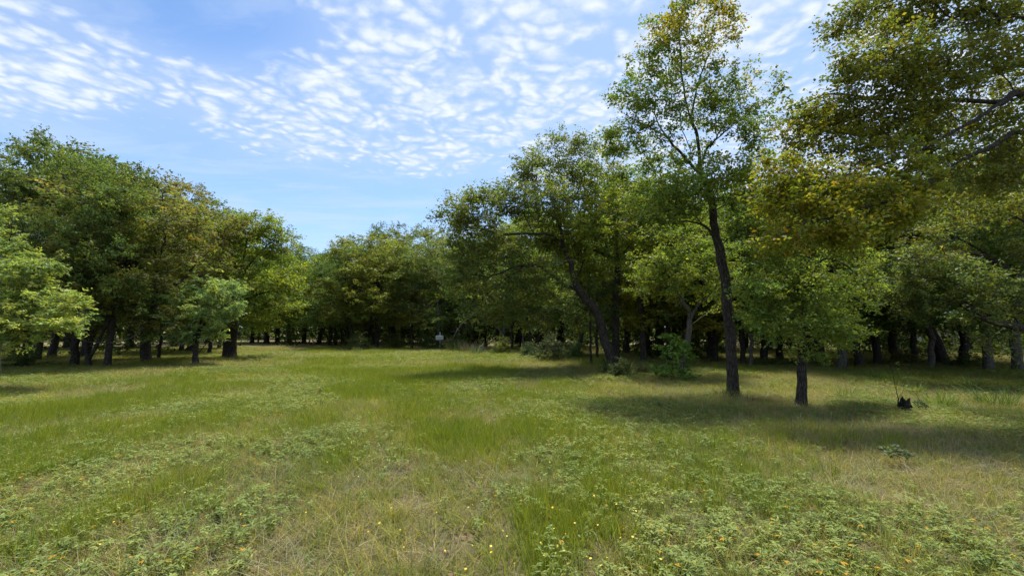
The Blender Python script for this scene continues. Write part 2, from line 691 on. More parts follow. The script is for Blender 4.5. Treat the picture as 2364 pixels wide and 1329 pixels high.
def plant_tree(td, name, loc, label, cat="tree", color=(0.07, 0.1, 0.025), group=None, rz=0.0, scale=(1, 1, 1), bark=None):
    e = empty(name, loc, label, cat, group, rz)
    e.scale = scale
    def add(nm, me, kind=None):
        o = obj(nm, me, e)
        if bark is not None and nm != "crown":
            o.material_slots[0].link = 'OBJECT'
            o.material_slots[0].material = bark
        if kind:
            o["kind"] = kind
        return o
    add("trunk", td.trunk)
    for lm in td.limbs:
        add("limb", lm)
    if td.branches:
        add("branches", td.branches, "stuff")
    c = add("crown", td.crown, "stuff")
    c.color = (*color, 1.0)
    return e


def rel(base, pts):
    return [np.asarray(p) - np.asarray(base) for p in pts]


# leaf colours (albedo)
OAK = (0.108, 0.145, 0.040)
ELM = (0.148, 0.188, 0.042)
LIME = (0.205, 0.238, 0.040)
GOLD = (0.23, 0.21, 0.042)
DARK = (0.085, 0.122, 0.042)
PALE = (0.135, 0.185, 0.070)
OLIVE = (0.150, 0.160, 0.048)


def hero(name, seed, Y, base_px, trunk, limbs, blobs, R0, label, color, bark=None, **kw):
    """a tree whose trunk, limbs and crown masses are given as (pixel x, pixel y, depth offset) at its own distance"""
    g = G(*base_px) if Y is None else P(base_px[0], base_px[1], Y)
    if Y is None:
        Y = g[1]
    base = np.array((g[0], Y, float(gz(g[0], Y)) - 0.04))
    def pt(q):
        return P(q[0], q[1], Y + (q[2] if len(q) > 2 else 0.0)) - base
    polys = [[np.zeros(3)] + [pt(q) for q in trunk]] + [[pt(q) for q in l] for l in limbs]
    bl = []
    for b in blobs:
        px, py, dy, rx, ry, n = b
        k = (Y + dy) / F_PX
        bl.append((pt((px, py, dy)), (rx * k, max(rx, ry) * k * 1.05, ry * k), n))
    td = tree_data(name, seed, polys, bl, R0, **kw)
    e = plant_tree(td, name, tuple(base), label, color=color, bark=bark)
    return e, td, base


# ------------------------------------------------------------------ trees that stand alone or close
def top_autumn(z0, z1, lo=(1.0, 1.0, 1.0), hi=(2.3, 1.05, 0.9), frac=0.8, base=(1, 1, 1)):
    def f(c, idx, col, rng):
        k = np.clip((c[:, 2] - z0) / (z1 - z0), 0, 1) * frac
        cl = rng.random(idx.max() + 1)[idx] * .8 + rng.random(len(k)) * .2
        k = (cl < k)[:, None]
        return np.where(k, col * np.array(hi), col)
    return f


# tall slender tree near the middle right
hero("tall_tree", 3, 11.75, (1693, 908),
     [(1690, 850), (1687, 790), (1681, 720), (1674, 640), (1660, 570), (1650, 530), (1643, 478), (1632, 425), (1618, 395),
      (1610, 316), (1590, 262), (1577, 194), (1572, 135), (1567, 68), (1562, 10), (1560, -30)],
     [[(1660, 565), (1634, 528, -.1), (1600, 513, -.3), (1560, 512, -.4), (1520, 525, -.6), (1480, 545, -.8)],
      [(1628, 414), (1600, 385, .1), (1576, 357, .2), (1535, 311, .3), (1512, 266, .3), (1512, 217, .4), (1490, 167, .4), (1482, 120, .4)],
      [(1545, 320, .3), (1499, 293, -.1), (1454, 271, -.3), (1410, 240, -.4)],
      [(1621, 375), (1632, 343, -.2), (1666, 311, -.4), (1707, 280, -.6), (1783, 268, -.8)],
      [(1595, 275), (1610, 200, .2), (1639, 122, .3), (1666, 90, .3), (1698, 60, .4)],
      [(1640, 340), (1670, 290, .4), (1700, 240, .7), (1720, 190, .9)],
      [(1660, 560), (1690, 556, .5), (1740, 550, 1.0)],
      [(1645, 490), (1680, 470, .6), (1730, 455, .9)]],
     [((1600), 30, 0, 60, 70, 16), (1660, 70, .3, 40, 55, 11), (1530, 80, -.2, 45, 55, 11), (1500, 160, -.3, 60, 55, 14),
      (1590, 160, .5, 70, 60, 16), (1680, 200, .4, 60, 55, 13), (1745, 215, .6, 45, 55, 11), (1450, 250, 0, 45, 60, 13),
      (1540, 250, -.7, 60, 55, 15), (1640, 270, .9, 70, 55, 15), (1725, 300, -.5, 60, 45, 14), (1480, 320, .4, 60, 45, 12),
      (1560, 390, .9, 80, 40, 20), (1660, 400, -.9, 70, 45, 16), (1720, 430, .6, 60, 50, 16), (1590, 455, -.6, 85, 40, 24),
      (1500, 450, .6, 60, 45, 16), (1530, 505, -.3, 60, 30, 14), (1690, 490, .9, 60, 40, 14), (1420, 330, 0.2, 30, 40, 7)],
     0.15, "tall slender tree leaning left then upright, its thin top turning yellow-orange", (0.145, 0.192, 0.040), dens=1.75, per=62, sig=0.16,
     L=0.082, W=0.046, alpha=0.22, step=0.22, wob=0.025, rtip=0.004, rmin=0.003, fill=0.35, clump=0.16,
     colfn=top_autumn(8.2, 10.4, hi=(1.75, 1.18, 0.9), frac=0.75))

# small straight tree in front of it
hero("small_tree", 5, 9.95, (1850, 934),
     [(1851, 880), (1853, 820), (1857, 740), (1860, 660), (1867, 585), (1872, 530), (1880, 480), (1884, 430)],
     [[(1858, 700), (1820, 680, -.3), (1775, 660, -.5), (1735, 670, -.6)],
      [(1862, 640), (1900, 600, .2), (1950, 610, .4), (1990, 650, .5), (2020, 690, .6)],
      [(1855, 760), (1890, 745, -.4), (1935, 760, -.6)],
      [(1868, 580), (1830, 550, .3), (1785, 540, .4)],
      [(1856, 745), (1830, 735, -.5), (1800, 750, -.8)]],
     [(1760, 660, -.5, 50, 30, 14), (1815, 640, -.5, 60, 35, 18), (1740, 725, -.4, 40, 24, 9), (1830, 700, -.7, 70, 35, 22),
      (1900, 680, -.5, 55, 40, 16), (1800, 760, -.8, 40, 28, 12), (1890, 760, -.6, 60, 32, 17), (1940, 770, -.5, 45, 30, 13),
      (1960, 700, .2, 55, 45, 14), (1800, 570, .2, 60, 45, 16), (1870, 540, .3, 70, 50, 18), (1930, 580, .5, 60, 45, 14),
      (1760, 590, 0, 40, 35, 9), (1990, 640, .6, 45, 40, 10), (1830, 480, .3, 60, 40, 12), (1900, 460, .4, 60, 45, 12), (1870, 815, -.4, 28, 14, 5)],
     0.108, "small dark-trunked tree in front, its low leafy skirt bright green", (0.178, 0.230, 0.048), dens=1.6, per=56, sig=0.135,
     L=0.062, W=0.034, alpha=0.22, step=0.2, wob=0.02, rtip=0.0035, rmin=0.0025, fill=0.4, clump=0.2)

# leaning oak with long level limbs
hero("leaning_oak", 7, 17.8, (1424, 858),
     [(1410, 825), (1400, 800), (1390, 760), (1377, 718), (1345, 684), (1326, 650), (1318, 610), (1300, 560), (1285, 490), (1270, 420)],
     [[(1335, 670), (1300, 655, .2), (1260, 625, .3), (1212, 612, .2), (1137, 636, -.5), (1052, 664, -1.2)],
      [(1305, 575), (1280, 545, -.5), (1240, 540, -1.0), (1150, 538, -1.6), (1090, 515, -1.8), (1035, 497, -2.0)],
      [(1326, 655), (1350, 600, .6), (1390, 560, 1.2), (1430, 530, 1.6)],
      [(1290, 510), (1330, 450, .8), (1350, 390, 1.2), (1360, 350, 1.5)],
      [(1280, 460), (1220, 420, 1.0), (1190, 400, 1.4)],
      [(1212, 612, .2), (1160, 650, -.8), (1110, 690, -1.4), (1070, 710, -1.6)]],
     [(1070, 500, -2, 45, 30, 16), (1120, 480, -1.4, 60, 40, 22), (1180, 465, -.5, 60, 45, 20), (1240, 400, .6, 60, 50, 22),
      (1290, 355, .9, 60, 45, 20), (1350, 350, 1.0, 40, 40, 12), (1260, 470, -1.2, 70, 45, 22), (1340, 430, .8, 70, 50, 20),
      (1150, 560, -1.6, 70, 40, 22), (1090, 600, -1.4, 45, 35, 15), (1220, 570, .8, 80, 45, 22), (1320, 560, 1.2, 70, 50, 18),
      (1080, 660, -1.4, 50, 32, 16), (1150, 650, 1.2, 60, 40, 18), (1230, 650, -1.2, 70, 40, 22), (1190, 720, .2, 55, 30, 14),
      (1290, 720, .8, 55, 35, 12), (1400, 540, 1.2, 60, 45, 14), (1260, 520, 1.6, 70, 45, 16), (1110, 720, -1.0, 45, 24, 9), (1050, 555, -1.0, 40, 30, 8)],
     0.2, "dark oak leaning left on a curved trunk with long level limbs", (0.130, 0.158, 0.042), dens=1.3, per=105, sig=0.26,
     L=0.095, W=0.055, alpha=0.22, step=0.3, wob=0.05, rtip=0.006, rmin=0.005, fill=0.35)

# light green tree with the straight trunk behind the leaning oak
hero("lime_tree", 9, 21.0, (1421, 836),
     [(1421, 800), (1421, 740), (1421, 687), (1425, 640), (1426, 590), (1420, 520), (1412, 450), (1405, 380)],
     [[(1425, 600), (1380, 580, -1.6), (1330, 560, -2.6), (1280, 545, -3.0)],
      [(1425, 600), (1460, 560, -1.0), (1490, 540, -1.8)],
      [(1415, 480), (1360, 440, -1.4), (1310, 430, -2.0)],
      [(1408, 420), (1440, 370, .5), (1460, 350, .8)]],
     [(1300, 530, -2.8, 55, 35, 20), (1350, 480, -2.4, 65, 45, 24), (1290, 590, -2.4, 55, 35, 16), (1370, 560, -2.5, 70, 40, 24),
      (1420, 480, -1.6, 65, 50, 22), (1390, 400, 0, 55, 50, 18), (1350, 420, -1.6, 45, 40, 14), (1440, 550, -2.0, 60, 45, 20),
      (1450, 430, .6, 55, 50, 16), (1400, 620, -1.6, 60, 30, 14), (1480, 500, -.8, 50, 40, 14), (1410, 340, .4, 35, 35, 9), (1330, 620, -2, 50, 25, 10)],
     0.2, "lime-yellow tree on the straight upright trunk just behind the leaning oak", (0.215, 0.245, 0.036), dens=1.1, per=85, sig=0.24,
     L=0.10, W=0.055, alpha=0.22, step=0.35, wob=0.04, fill=0.35)

# grey leaning trunk rising behind the broad-leaved shrub
hero("grey_forked_tree", 11, 16.0, (1572, 872),
     [(1578, 830), (1587, 785), (1593, 745), (1590, 715), (1572, 690), (1560, 640), (1555, 580)],
     [[(1592, 745), (1604, 718, -.2), (1622, 695, -.4), (1650, 665, -.6), (1670, 620, -.8)],
      [(1595, 750), (1630, 725, .6), (1660, 705, 1.0)],
      [(1570, 670), (1540, 620, -.3), (1510, 590, -.5)]],
     [(1520, 600, -.5, 55, 35, 18), (1580, 570, 0, 60, 40, 20), (1640, 590, -.5, 60, 40, 18), (1560, 650, -.6, 55, 35, 18),
      (1630, 650, -.6, 60, 40, 20), (1680, 640, .4, 40, 35, 10), (1500, 660, .2, 45, 35, 12), (1660, 700, .5, 45, 24, 8), (1540, 540, .4, 50, 30, 12), (1610, 530, .6, 55, 30, 12)],
     0.125, "grey leaning trunk forking above the broad-leaved shrub, pale green leaves", (0.190, 0.235, 0.045), dens=1.1, per=80, sig=0.2,
     L=0.085, W=0.045, alpha=0.22, step=0.25, wob=0.03, bark=M_BARK_GREY, fill=0.35)


# big oak outside the picture on the right whose limbs reach in overhead
def overhang_col(c, idx, col, rng):
    # leaves turn gold towards the low outer ends of the left-reaching limbs
    k = np.clip((-(c[:, 0]) - 3.6) / 3.4, 0, 1) * np.clip((7.4 - c[:, 2]) / 2.8, 0, 1) * 0.92
    cl = rng.random(idx.max() + 1)[idx] * .75 + rng.random(len(k)) * .25
    gold = (cl < k)[:, None]
    c2 = rng.random(idx.max() + 1)[idx] * .7 + rng.random(len(k)) * .3
    orange = (c2 < 0.12 * k)[:, None]
    col = np.where(gold, col * np.array((1.45, 1.34, 0.78)), col)
    return np.where(orange, col * np.array((1.55, 0.85, 0.8)), col)


hero("overhanging_oak", 13, 9.4, (2640, 985),
     [(2636, 800), (2618, 620), (2590, 460), (2560, 330), (2520, 180), (2480, 20), (2450, -150), (2430, -300)],
     [[(2610, 520), (2500, 330, -.3), (2364, 221, -.6), (2312, 238, -.8), (2253, 275, -1.0), (2190, 310, -1.1), (2117, 352, -1.3), (1990, 395, -1.5), (1890, 415, -1.5)],
      [(2600, 560), (2480, 380, -.7), (2364, 307, -1.0), (2298, 334, -1.2), (2230, 366, -1.4), (2130, 430, -1.7), (2030, 470, -1.8), (1900, 505, -1.8), (1800, 530, -1.7)],
      [(2540, 260), (2440, 90, -.5), (2364, 40, -.7), (2244, 54, -.9), (2135, 86, -1.0), (2040, 150, -1.1), (1960, 190, -1.0)],
      [(2312, 238, -.8), (2230, 232, -.5), (2140, 235, -.4), (2059, 232, -.4), (1923, 217, -.4), (1840, 245, -.3)],
      [(2470, -40), (2330, -160, .2), (2180, -130, .3), (2050, -60, .3), (1960, -10, .4)],
      [(2117, 352, -1.3), (2050, 340, -.9), (1960, 345, -.7), (1860, 360, -.6)],
      [(2600, 540), (2470, 470, .6), (2330, 420, 1.0), (2210, 430, 1.3)]],
     [(1805, 400, -1.2, 45, 45, 15), (1850, 320, -.5, 50, 45, 14), (1890, 420, -1.4, 60, 45, 13), (1960, 440, -1.5, 65, 45, 13),
      (2040, 480, -1.7, 65, 40, 12), (1900, 510, -1.7, 70, 36, 12), (1810, 540, -1.6, 55, 28, 9), (1980, 540, -1.7, 65, 30, 10),
      (2090, 420, -1.6, 60, 40, 12), (1880, 260, -.3, 50, 40, 15), (1960, 270, -.4, 60, 45, 18), (2040, 290, -.5, 60, 45, 18),
      (2130, 270, -.5, 60, 45, 17), (2190, 380, -1.2, 60, 35, 11), (2280, 390, -1.0, 60, 35, 12), (2340, 400, -.6, 50, 40, 11),
      (1960, 40, .3, 55, 35, 14), (2040, 30, .3, 60, 45, 16), (2130, 30, 0, 65, 45, 17), (2220, 10, -.3, 65, 45, 17), (2310, 20, -.4, 60, 50, 16),
      (1980, 160, -1.0, 50, 40, 14), (2060, 130, -.9, 60, 45, 17), (2150, 140, -.8, 60, 45, 17), (2240, 140, -.6, 60, 45, 16), (2330, 130, -.4, 55, 50, 14),
      (2090, 210, -.8, 60, 35, 14), (2200, 210, -.4, 65, 35, 14), (2300, 290, -.2, 60, 35, 12), (2420, 150, 0, 80, 80, 14), (2420, -40, 0, 90, 90, 16),
      (2250, -120, .2, 100, 70, 20), (2080, -110, .3, 90, 60, 18), (2450, 330, .6, 80, 60, 10), (2600, 100, .6, 120, 120, 16), (2620, -120, 0, 140, 120, 16),
      (2150, 470, .9, 70, 40, 14), (2270, 470, .8, 70, 40, 14), (1790, 460, -.9, 40, 30, 8), (2120, 320, -.9, 60, 35, 10), (2210, 290, .3, 60, 35, 10), (2330, 330, -.9, 50, 35, 9), (2330, 220, .2, 50, 40, 9),
      (2040, 360, -1.2, 60, 35, 10), (1940, 340, -.7, 55, 35, 10), (1850, 470, -1.5, 50, 30, 8)],
     0.19, "large oak reaching in overhead from the right edge, its lower leaves golden", (0.152, 0.165, 0.036), dens=1.75, per=54, sig=0.17,
     L=0.078, W=0.046, alpha=0.16, step=0.2, wob=0.025, rtip=0.0032, rmin=0.0025, fill=0.38, colfn=overhang_col, hang=0.35, clump=0.16)

# oak at the right edge with low heavy limbs
hero("right_oak", 17, 14.0, (2470, 885),
     [(2465, 840), (2455, 800), (2440, 740), (2430, 660), (2425, 560), (2420, 460), (2410, 360)],
     [[(2450, 790), (2400, 770, -.5), (2364, 757, -.8), (2320, 748, -1.0), (2270, 735, -1.2), (2240, 710, -1.4), (2215, 690, -1.5)],
      [(2435, 690), (2400, 660, .3), (2340, 630, .6), (2290, 595, .8), (2230, 560, .9), (2190, 542, 1.0), (2120, 525, 1.0)],
      [(2428, 580), (2380, 520, -.4), (2310, 480, -.5), (2290, 440, -.5), (2240, 420, -.4)],
      [(2290, 595, .8), (2240, 585, .2), (2180, 590, .0), (2110, 610, -.2)]],
     [(2080, 610, -.2, 55, 35, 16), (2140, 610, -.3, 55, 40, 16), (2100, 670, -.3, 60, 45, 20), (2170, 680, -.6, 60, 45, 18),
      (2250, 650, -1.2, 60, 45, 20), (2310, 660, -1.0, 60, 45, 18), (2240, 710, -1.4, 50, 40, 14), (2300, 790, -1.2, 35, 20, 5),
      (2340, 570, .5, 60, 50, 16), (2240, 520, .8, 60, 45, 16), (2320, 470, -.3, 60, 45, 16), (2150, 540, .9, 60, 40, 14),
      (2290, 400, -.3, 60, 45, 14), (2380, 420, 0, 60, 60, 14), (2400, 620, .6, 60, 60, 12), (2350, 720, -.4, 50, 40, 12), (2200, 610, 1.2, 60, 50, 16), (2060, 690, .6, 50, 40, 12), (2350, 320, .6, 60, 50, 12)],
     0.30, "dark oak at the right edge with a heavy low limb drooping in", (0.118, 0.150, 0.045), dens=1.15, per=95, sig=0.2,
     L=0.08, W=0.046, alpha=0.2, step=0.28, wob=0.045, rtip=0.005, rmin=0.004, fill=0.35,
     colfn=top_autumn(3.2, 6.2, hi=(1.7, 1.15, 0.9), frac=0.5))

# pale feathery tree at the left edge
hero("feathery_tree", 19, 13.4, (-20, 872),
     [(-15, 820), (-5, 760), (5, 700), (0, 640), (-20, 580), (-30, 530)],
     [[(0, 740), (60, 700, -.5), (120, 690, -.8), (180, 710, -1.0), (215, 740, -1.2)],
      [(5, 690), (50, 640, -.4), (100, 600, -.6), (140, 590, -.8)],
      [(0, 650), (20, 590, -.2), (25, 540, -.3), (30, 500, -.3)],
      [(0, 755), (40, 760, -.8), (90, 770, -1.2)]],
     [(12, 550, -.3, 26, 20, 9), (25, 590, -.5, 42, 26, 18), (90, 610, -.7, 38, 20, 15), (55, 645, -.7, 60, 35, 20), (20, 680, -.8, 50, 35, 18),
      (100, 680, -.9, 50, 28, 18), (150, 700, -1.0, 38, 22, 12), (180, 735, -1.1, 24, 14, 6), (70, 735, -1.1, 60, 28, 18), (130, 745, -1.0, 50, 22, 12),
      (10, 760, -1.0, 50, 28, 14), (-70, 620, 0, 70, 80, 20), (-60, 740, 0, 60, 60, 16), (10, 500, -.2, 18, 12, 4), (50, 780, -.9, 45, 22, 10)],
     0.17, "pale feathery light-green tree at the left edge in front of the woods", (0.235, 0.290, 0.090), dens=1.15, per=80, sig=0.14,
     L=0.11, W=0.036, alpha=0.2, step=0.28, wob=0.04, fill=0.4, hang=0.35, flat=0.5, clump=0.22)

# smaller pale feathery tree by the edge of the left woods
hero("feathery_tree", 23, 20.0, (452, 838),
     [(452, 815), (455, 790), (462, 755), (470, 715), (478, 680), (485, 650)],
     [[(453, 800), (440, 770, -.3), (425, 745, -.5), (405, 725, -.6)],
      [(460, 765), (485, 730, -.4), (520, 705, -.6), (545, 690, -.7)],
      [(470, 715), (445, 690, .2), (420, 680, .3)],
      [(453, 820), (478, 790, .3), (486, 760, .5)],
      [(452, 828), (432, 785, .3), (405, 775, .5), (365, 770, .6)]],
     [(430, 690, .2, 40, 26, 16), (475, 665, 0, 45, 28, 18), (520, 675, -.5, 36, 24, 14), (470, 710, -.5, 50, 28, 18), (530, 705, -.7, 30, 20, 9),
      (420, 735, -.5, 45, 26, 15), (500, 735, -.5, 45, 22, 14), (455, 765, -.4, 36, 18, 9), (400, 700, .3, 32, 24, 10), (380, 775, .5, 36, 20, 9), (505, 770, -.2, 26, 14, 6), (420, 780, -.4, 24, 16, 6)],
     0.13, "small pale blue-green feathery tree before the thick dark trunk at left", (0.240, 0.315, 0.125), dens=1.1, per=80, sig=0.16,
     L=0.14, W=0.045, alpha=0.2, step=0.3, wob=0.04, fill=0.4, hang=0.3, flat=0.5)

# vase-shaped tree with the thick trunk at the edge of the left woods
hero("vase_tree", 29, 25.0, (530, 831),
     [(531, 800), (533, 765), (536, 730), (543, 690), (548, 655), (556, 620), (566, 580), (572, 540)],
     [[(548, 660), (566, 625, .2), (592, 590, .4), (625, 560, .6), (655, 545, .7)],
      [(552, 640), (540, 600, -.3), (528, 560, -.4), (522, 525, -.5)],
      [(540, 715), (570, 690, -.6), (610, 675, -1.0), (650, 670, -1.3)],
      [(545, 680), (520, 650, .4), (495, 625, .8)],
      [(536, 735), (565, 725, .6), (600, 728, 1.0)]],
     [(530, 535, -.4, 36, 34, 14), (570, 520, 0, 42, 26, 16), (615, 525, .3, 42, 26, 16), (655, 550, .6, 32, 22, 11), (590, 565, .5, 45, 28, 16),
      (540, 580, -.3, 42, 28, 14), (640, 590, .4, 40, 24, 12), (600, 620, .2, 55, 26, 16), (560, 655, -.8, 40, 22, 9), (620, 660, -1.0, 50, 26, 16),
      (660, 650, -.8, 40, 24, 12), (500, 610, .8, 40, 32, 12), (610, 705, -.8, 50, 24, 14), (580, 735, .3, 45, 18, 12), (650, 700, .5, 45, 24, 12), (620, 748, .3, 30, 12, 6)],
     0.36, "vase-shaped tree on a thick flared trunk standing out from the left woods", (0.178, 0.220, 0.036), dens=1.15, per=95, sig=0.28,
     L=0.12, W=0.065, alpha=0.22, step=0.35, wob=0.04, fill=0.35)


# ------------------------------------------------------------------ kinds of woodland tree, copied through the woods
def kind(name, seed, trunk, limbs, blobs, R0, **kw):
    return tree_data(name, seed, [np.array(trunk, float)] + [np.array(l, float) for l in limbs],
                     [(np.array(b[:3], float), (b[3], b[3], b[4]), b[5]) for b in blobs], R0, **kw)


KINDS = {}
KW = dict(per=105, sig=0.26, L=0.115, W=0.066, alpha=0.22, step=0.4, wob=0.06, fill=0.25, rmin=0.007, rtip=0.007, clump=0.28)
KINDS["oak"] = kind("oak", 101, [(0, 0, 0), (0.1, 0, 1.2), (0.0, 0.1, 2.6), (-.2, 0.1, 4.0), (-.1, 0, 6.0), (.1, .1, 8)],
    [[(0, .1, 2.7), (1.2, .3, 3.8), (2.6, .2, 4.4), (3.6, .4, 4.6)], [(-.05, .1, 3), (-1.3, -.4, 4.2), (-2.8, -.6, 4.8)],
     [(-.1, .1, 3.4), (-.2, 1.3, 4.6), (-.2, 2.4, 5.4)], [(-.2, 0.1, 4.1), (.3, -1.4, 5.0), (.4, -2.6, 5.3)]],
    [(3.2, .3, 4.4, 1.3, .9, 22), (-2.7, -.6, 4.7, 1.3, 1.0, 22), (-.2, 2.2, 5.4, 1.4, 1.0, 20), (.4, -2.4, 5.0, 1.4, 1.0, 24), (0, 0, 8.4, 1.5, .9, 24),
     (1.7, .4, 6.8, 1.3, 1.0, 20), (-1.7, .3, 7.0, 1.3, 1.0, 20), (.2, -1.4, 7.0, 1.3, 1.0, 18), (1.7, -1.7, 5.0, 1.2, .9, 16), (-1.8, -2.0, 3.6, 1.1, .7, 12), (2.2, -1.4, 3.2, 1.0, .6, 10), (-2.6, 1.2, 3.6, 1.2, .8, 12), (.6, -2.6, 2.3, 1.2, .5, 12), (3.2, .2, 2.6, 1.0, .5, 10), (-3.0, -.8, 2.5, 1.1, .5, 10), (0, 2.6, 2.8, 1.2, .6, 10)], 0.18, **KW)
KINDS["broad_oak"] = kind("broad_oak", 102, [(0, 0, 0), (.2, 0, 1.0), (.5, 0.1, 2.0), (.6, .2, 3.2), (.4, .2, 4.6), (.2, 0, 6.4)],
    [[(.5, .1, 2.0), (-.6, -.3, 3.0), (-2.0, -.5, 3.6), (-3.6, -.4, 3.8)], [(.55, .15, 2.6), (1.8, -.4, 3.4), (3.2, -.8, 3.7), (4.3, -.8, 3.6)],
     [(.6, .2, 3.3), (.8, 1.6, 4.4), (.6, 2.8, 5)], [(.5, .2, 3.8), (-.8, -1.2, 5.2), (-1.4, -2.0, 5.8)]],
    [(-3.4, -.4, 3.9, 1.3, .8, 22), (3.8, -.8, 3.7, 1.3, .8, 22), (.6, 2.6, 5, 1.4, .9, 18), (-1.3, -1.9, 5.8, 1.4, .9, 22), (.2, 0, 7.0, 1.7, .8, 26),
     (2.0, .2, 5.8, 1.5, .9, 24), (-2.0, .4, 5.6, 1.5, .9, 24), (1.2, -2.2, 4.6, 1.3, .8, 20), (-.5, -2.6, 3.4, 1.2, .7, 16), (2.6, -1.8, 2.5, 1.0, .55, 12), (-2.6, -1.4, 2.5, 1.1, .6, 12)], 0.20, **KW)
KINDS["elm"] = kind("elm", 103, [(0, 0, 0), (-.05, 0, 1.5), (.1, 0, 3.0), (.05, .1, 4.6), (0, 0, 6.5), (.1, 0, 8.8)],
    [[(.1, 0, 3.0), (.9, .2, 4.6), (1.6, .2, 6.2), (2.0, .2, 7.4)], [(.05, 0, 3.6), (-.8, -.3, 5.2), (-1.5, -.3, 6.6), (-1.9, -.3, 7.6)],
     [(.05, .1, 4.4), (.1, -1.0, 5.8), (.1, -1.6, 7)]],
    [(0.1, 0, 9.0, 1.2, .9, 20), (1.8, .2, 7.6, 1.2, .9, 20), (-1.7, -.3, 7.8, 1.2, .9, 20), (.1, -1.5, 7.2, 1.3, .9, 20), (0, 1.4, 7, 1.3, .9, 16),
     (1.4, -.8, 5.8, 1.2, .8, 18), (-1.4, -.8, 5.6, 1.2, .8, 18), (1.6, .8, 4.4, 1.1, .7, 12), (-1.3, .9, 4.3, 1.1, .7, 12), (.3, -1.8, 4.4, 1.2, .7, 14), (1.2, -1.5, 3.0, .9, .5, 8), (-1.4, -1.4, 3.1, .9, .5, 8), (1.6, .3, 2.4, .9, .45, 8), (-1.6, .2, 2.3, .9, .45, 8), (.2, -1.8, 2.4, .9, .45, 8)], 0.15, **KW)
KINDS["slim"] = kind("slim", 104, [(0, 0, 0), (.08, 0, 2), (0, .08, 4.2), (.1, 0, 6.4), (.05, 0, 8.6)],
    [[(.02, .05, 4), (.8, -.2, 5.0), (1.4, -.3, 5.6)], [(.05, 0, 5), (-.8, .2, 6), (-1.3, .2, 6.6)]],
    [(.05, 0, 8.6, 1.0, .8, 18), (1.2, -.3, 5.8, 1.0, .7, 16), (-1.2, .2, 6.6, 1.0, .7, 16), (.3, -1.0, 7.2, 1.0, .7, 16), (-.2, 1.0, 7.0, 1.0, .7, 14), (-.7, -.9, 5.0, .9, .55, 12), (.9, .7, 4.2, .8, .5, 8), (.6, -1.0, 3.6, .8, .45, 8), (-.6, -.8, 2.7, .7, .4, 7)], 0.10, **KW)
KINDS["forked"] = kind("forked", 105, [(0, 0, 0), (-.25, 0, .8), (-.5, .1, 2.0), (-.7, .1, 3.6), (-.9, 0, 5.4), (-.9, 0, 7.2)],
    [[(-.1, 0, .45), (.35, -.05, 1.2), (.9, 0, 2.6), (1.1, .2, 4.2), (1.3, .2, 6.2)], [(-.5, .1, 2.2), (-1.5, -.5, 3.4), (-2.3, -.7, 4.0)], [(.8, 0, 2.4), (1.8, -.7, 3.4), (2.6, -.9, 3.8)]],
    [(-.9, 0, 7.4, 1.2, .9, 20), (1.3, .2, 6.6, 1.2, .9, 20), (-2.2, -.7, 4.3, 1.1, .8, 18), (2.5, -.9, 4.0, 1.1, .8, 18), (0, -1.3, 5.6, 1.3, .9, 22), (.2, 1.3, 5.8, 1.3, .9, 16), (-.6, -1.8, 3.5, 1.2, .7, 16), (1.2, -1.9, 2.9, 1.0, .6, 12), (-1.9, -1.4, 2.6, 1.0, .55, 12)], 0.14, **KW)
KINDS["leaner"] = kind("leaner", 106, [(0, 0, 0), (.35, 0, 1.1), (.8, .1, 2.4), (1.1, .1, 3.8), (1.2, 0, 5.6), (1.2, 0, 7.4)],
    [[(.9, .1, 2.7), (0, -.4, 3.9), (-.9, -.5, 4.6)], [(1.1, .1, 3.6), (2.2, -.3, 4.6), (3.2, -.4, 5)]],
    [(1.2, 0, 7.8, 1.3, .9, 20), (-.9, -.5, 4.8, 1.2, .8, 18), (3.1, -.4, 5.1, 1.2, .8, 18), (.4, .2, 6.4, 1.3, .9, 20), (2.3, .2, 6.6, 1.2, .9, 18), (1.2, -1.5, 5.6, 1.3, .9, 20), (1.2, -2.0, 3.7, 1.1, .6, 14), (2.4, -1.4, 3.2, 1.0, .55, 10), (.3, -1.8, 3.0, .9, .5, 8)], 0.15, **KW)
KINDS["tall_oak"] = kind("tall_oak", 107, [(0, 0, 0), (-.1, 0, 1.6), (-.1, .1, 3.2), (.1, .1, 5.0), (.2, 0, 7.2), (.1, 0, 9.4)],
    [[(-.1, .1, 3.4), (1.3, -.2, 4.6), (2.3, -.3, 5.6)], [(0, .1, 4), (-1.4, -.3, 5.2), (-2.4, -.4, 6)], [(.1, .1, 5.2), (.6, -1.3, 6.4), (.7, -2, 7)], [(.1, .1, 5.4), (-.3, 1.3, 6.8), (-.3, 1.9, 7.4)]],
    [(.1, 0, 9.6, 1.4, .9, 22), (2.2, -.3, 5.8, 1.3, .9, 20), (-2.3, -.4, 6.2, 1.3, .9, 20), (.7, -1.9, 7.2, 1.3, .9, 20), (-.3, 1.8, 7.4, 1.3, .9, 16), (1.5, .2, 8.0, 1.3, .9, 20), (-1.4, .2, 8.2, 1.3, .9, 20),
     (-.9, -1.9, 5.2, 1.2, .8, 18), (1.4, -1.7, 4.4, 1.2, .7, 16), (-2.0, -1.2, 3.9, 1.1, .6, 12), (2.3, .8, 4.0, 1.1, .6, 10), (0, -2.1, 3.3, 1.0, .5, 10), (1.9, -1.0, 2.6, 1.0, .5, 9), (-1.8, -.9, 2.5, 1.0, .5, 9), (.4, 2.0, 2.8, 1.1, .5, 9)], 0.18, **KW)

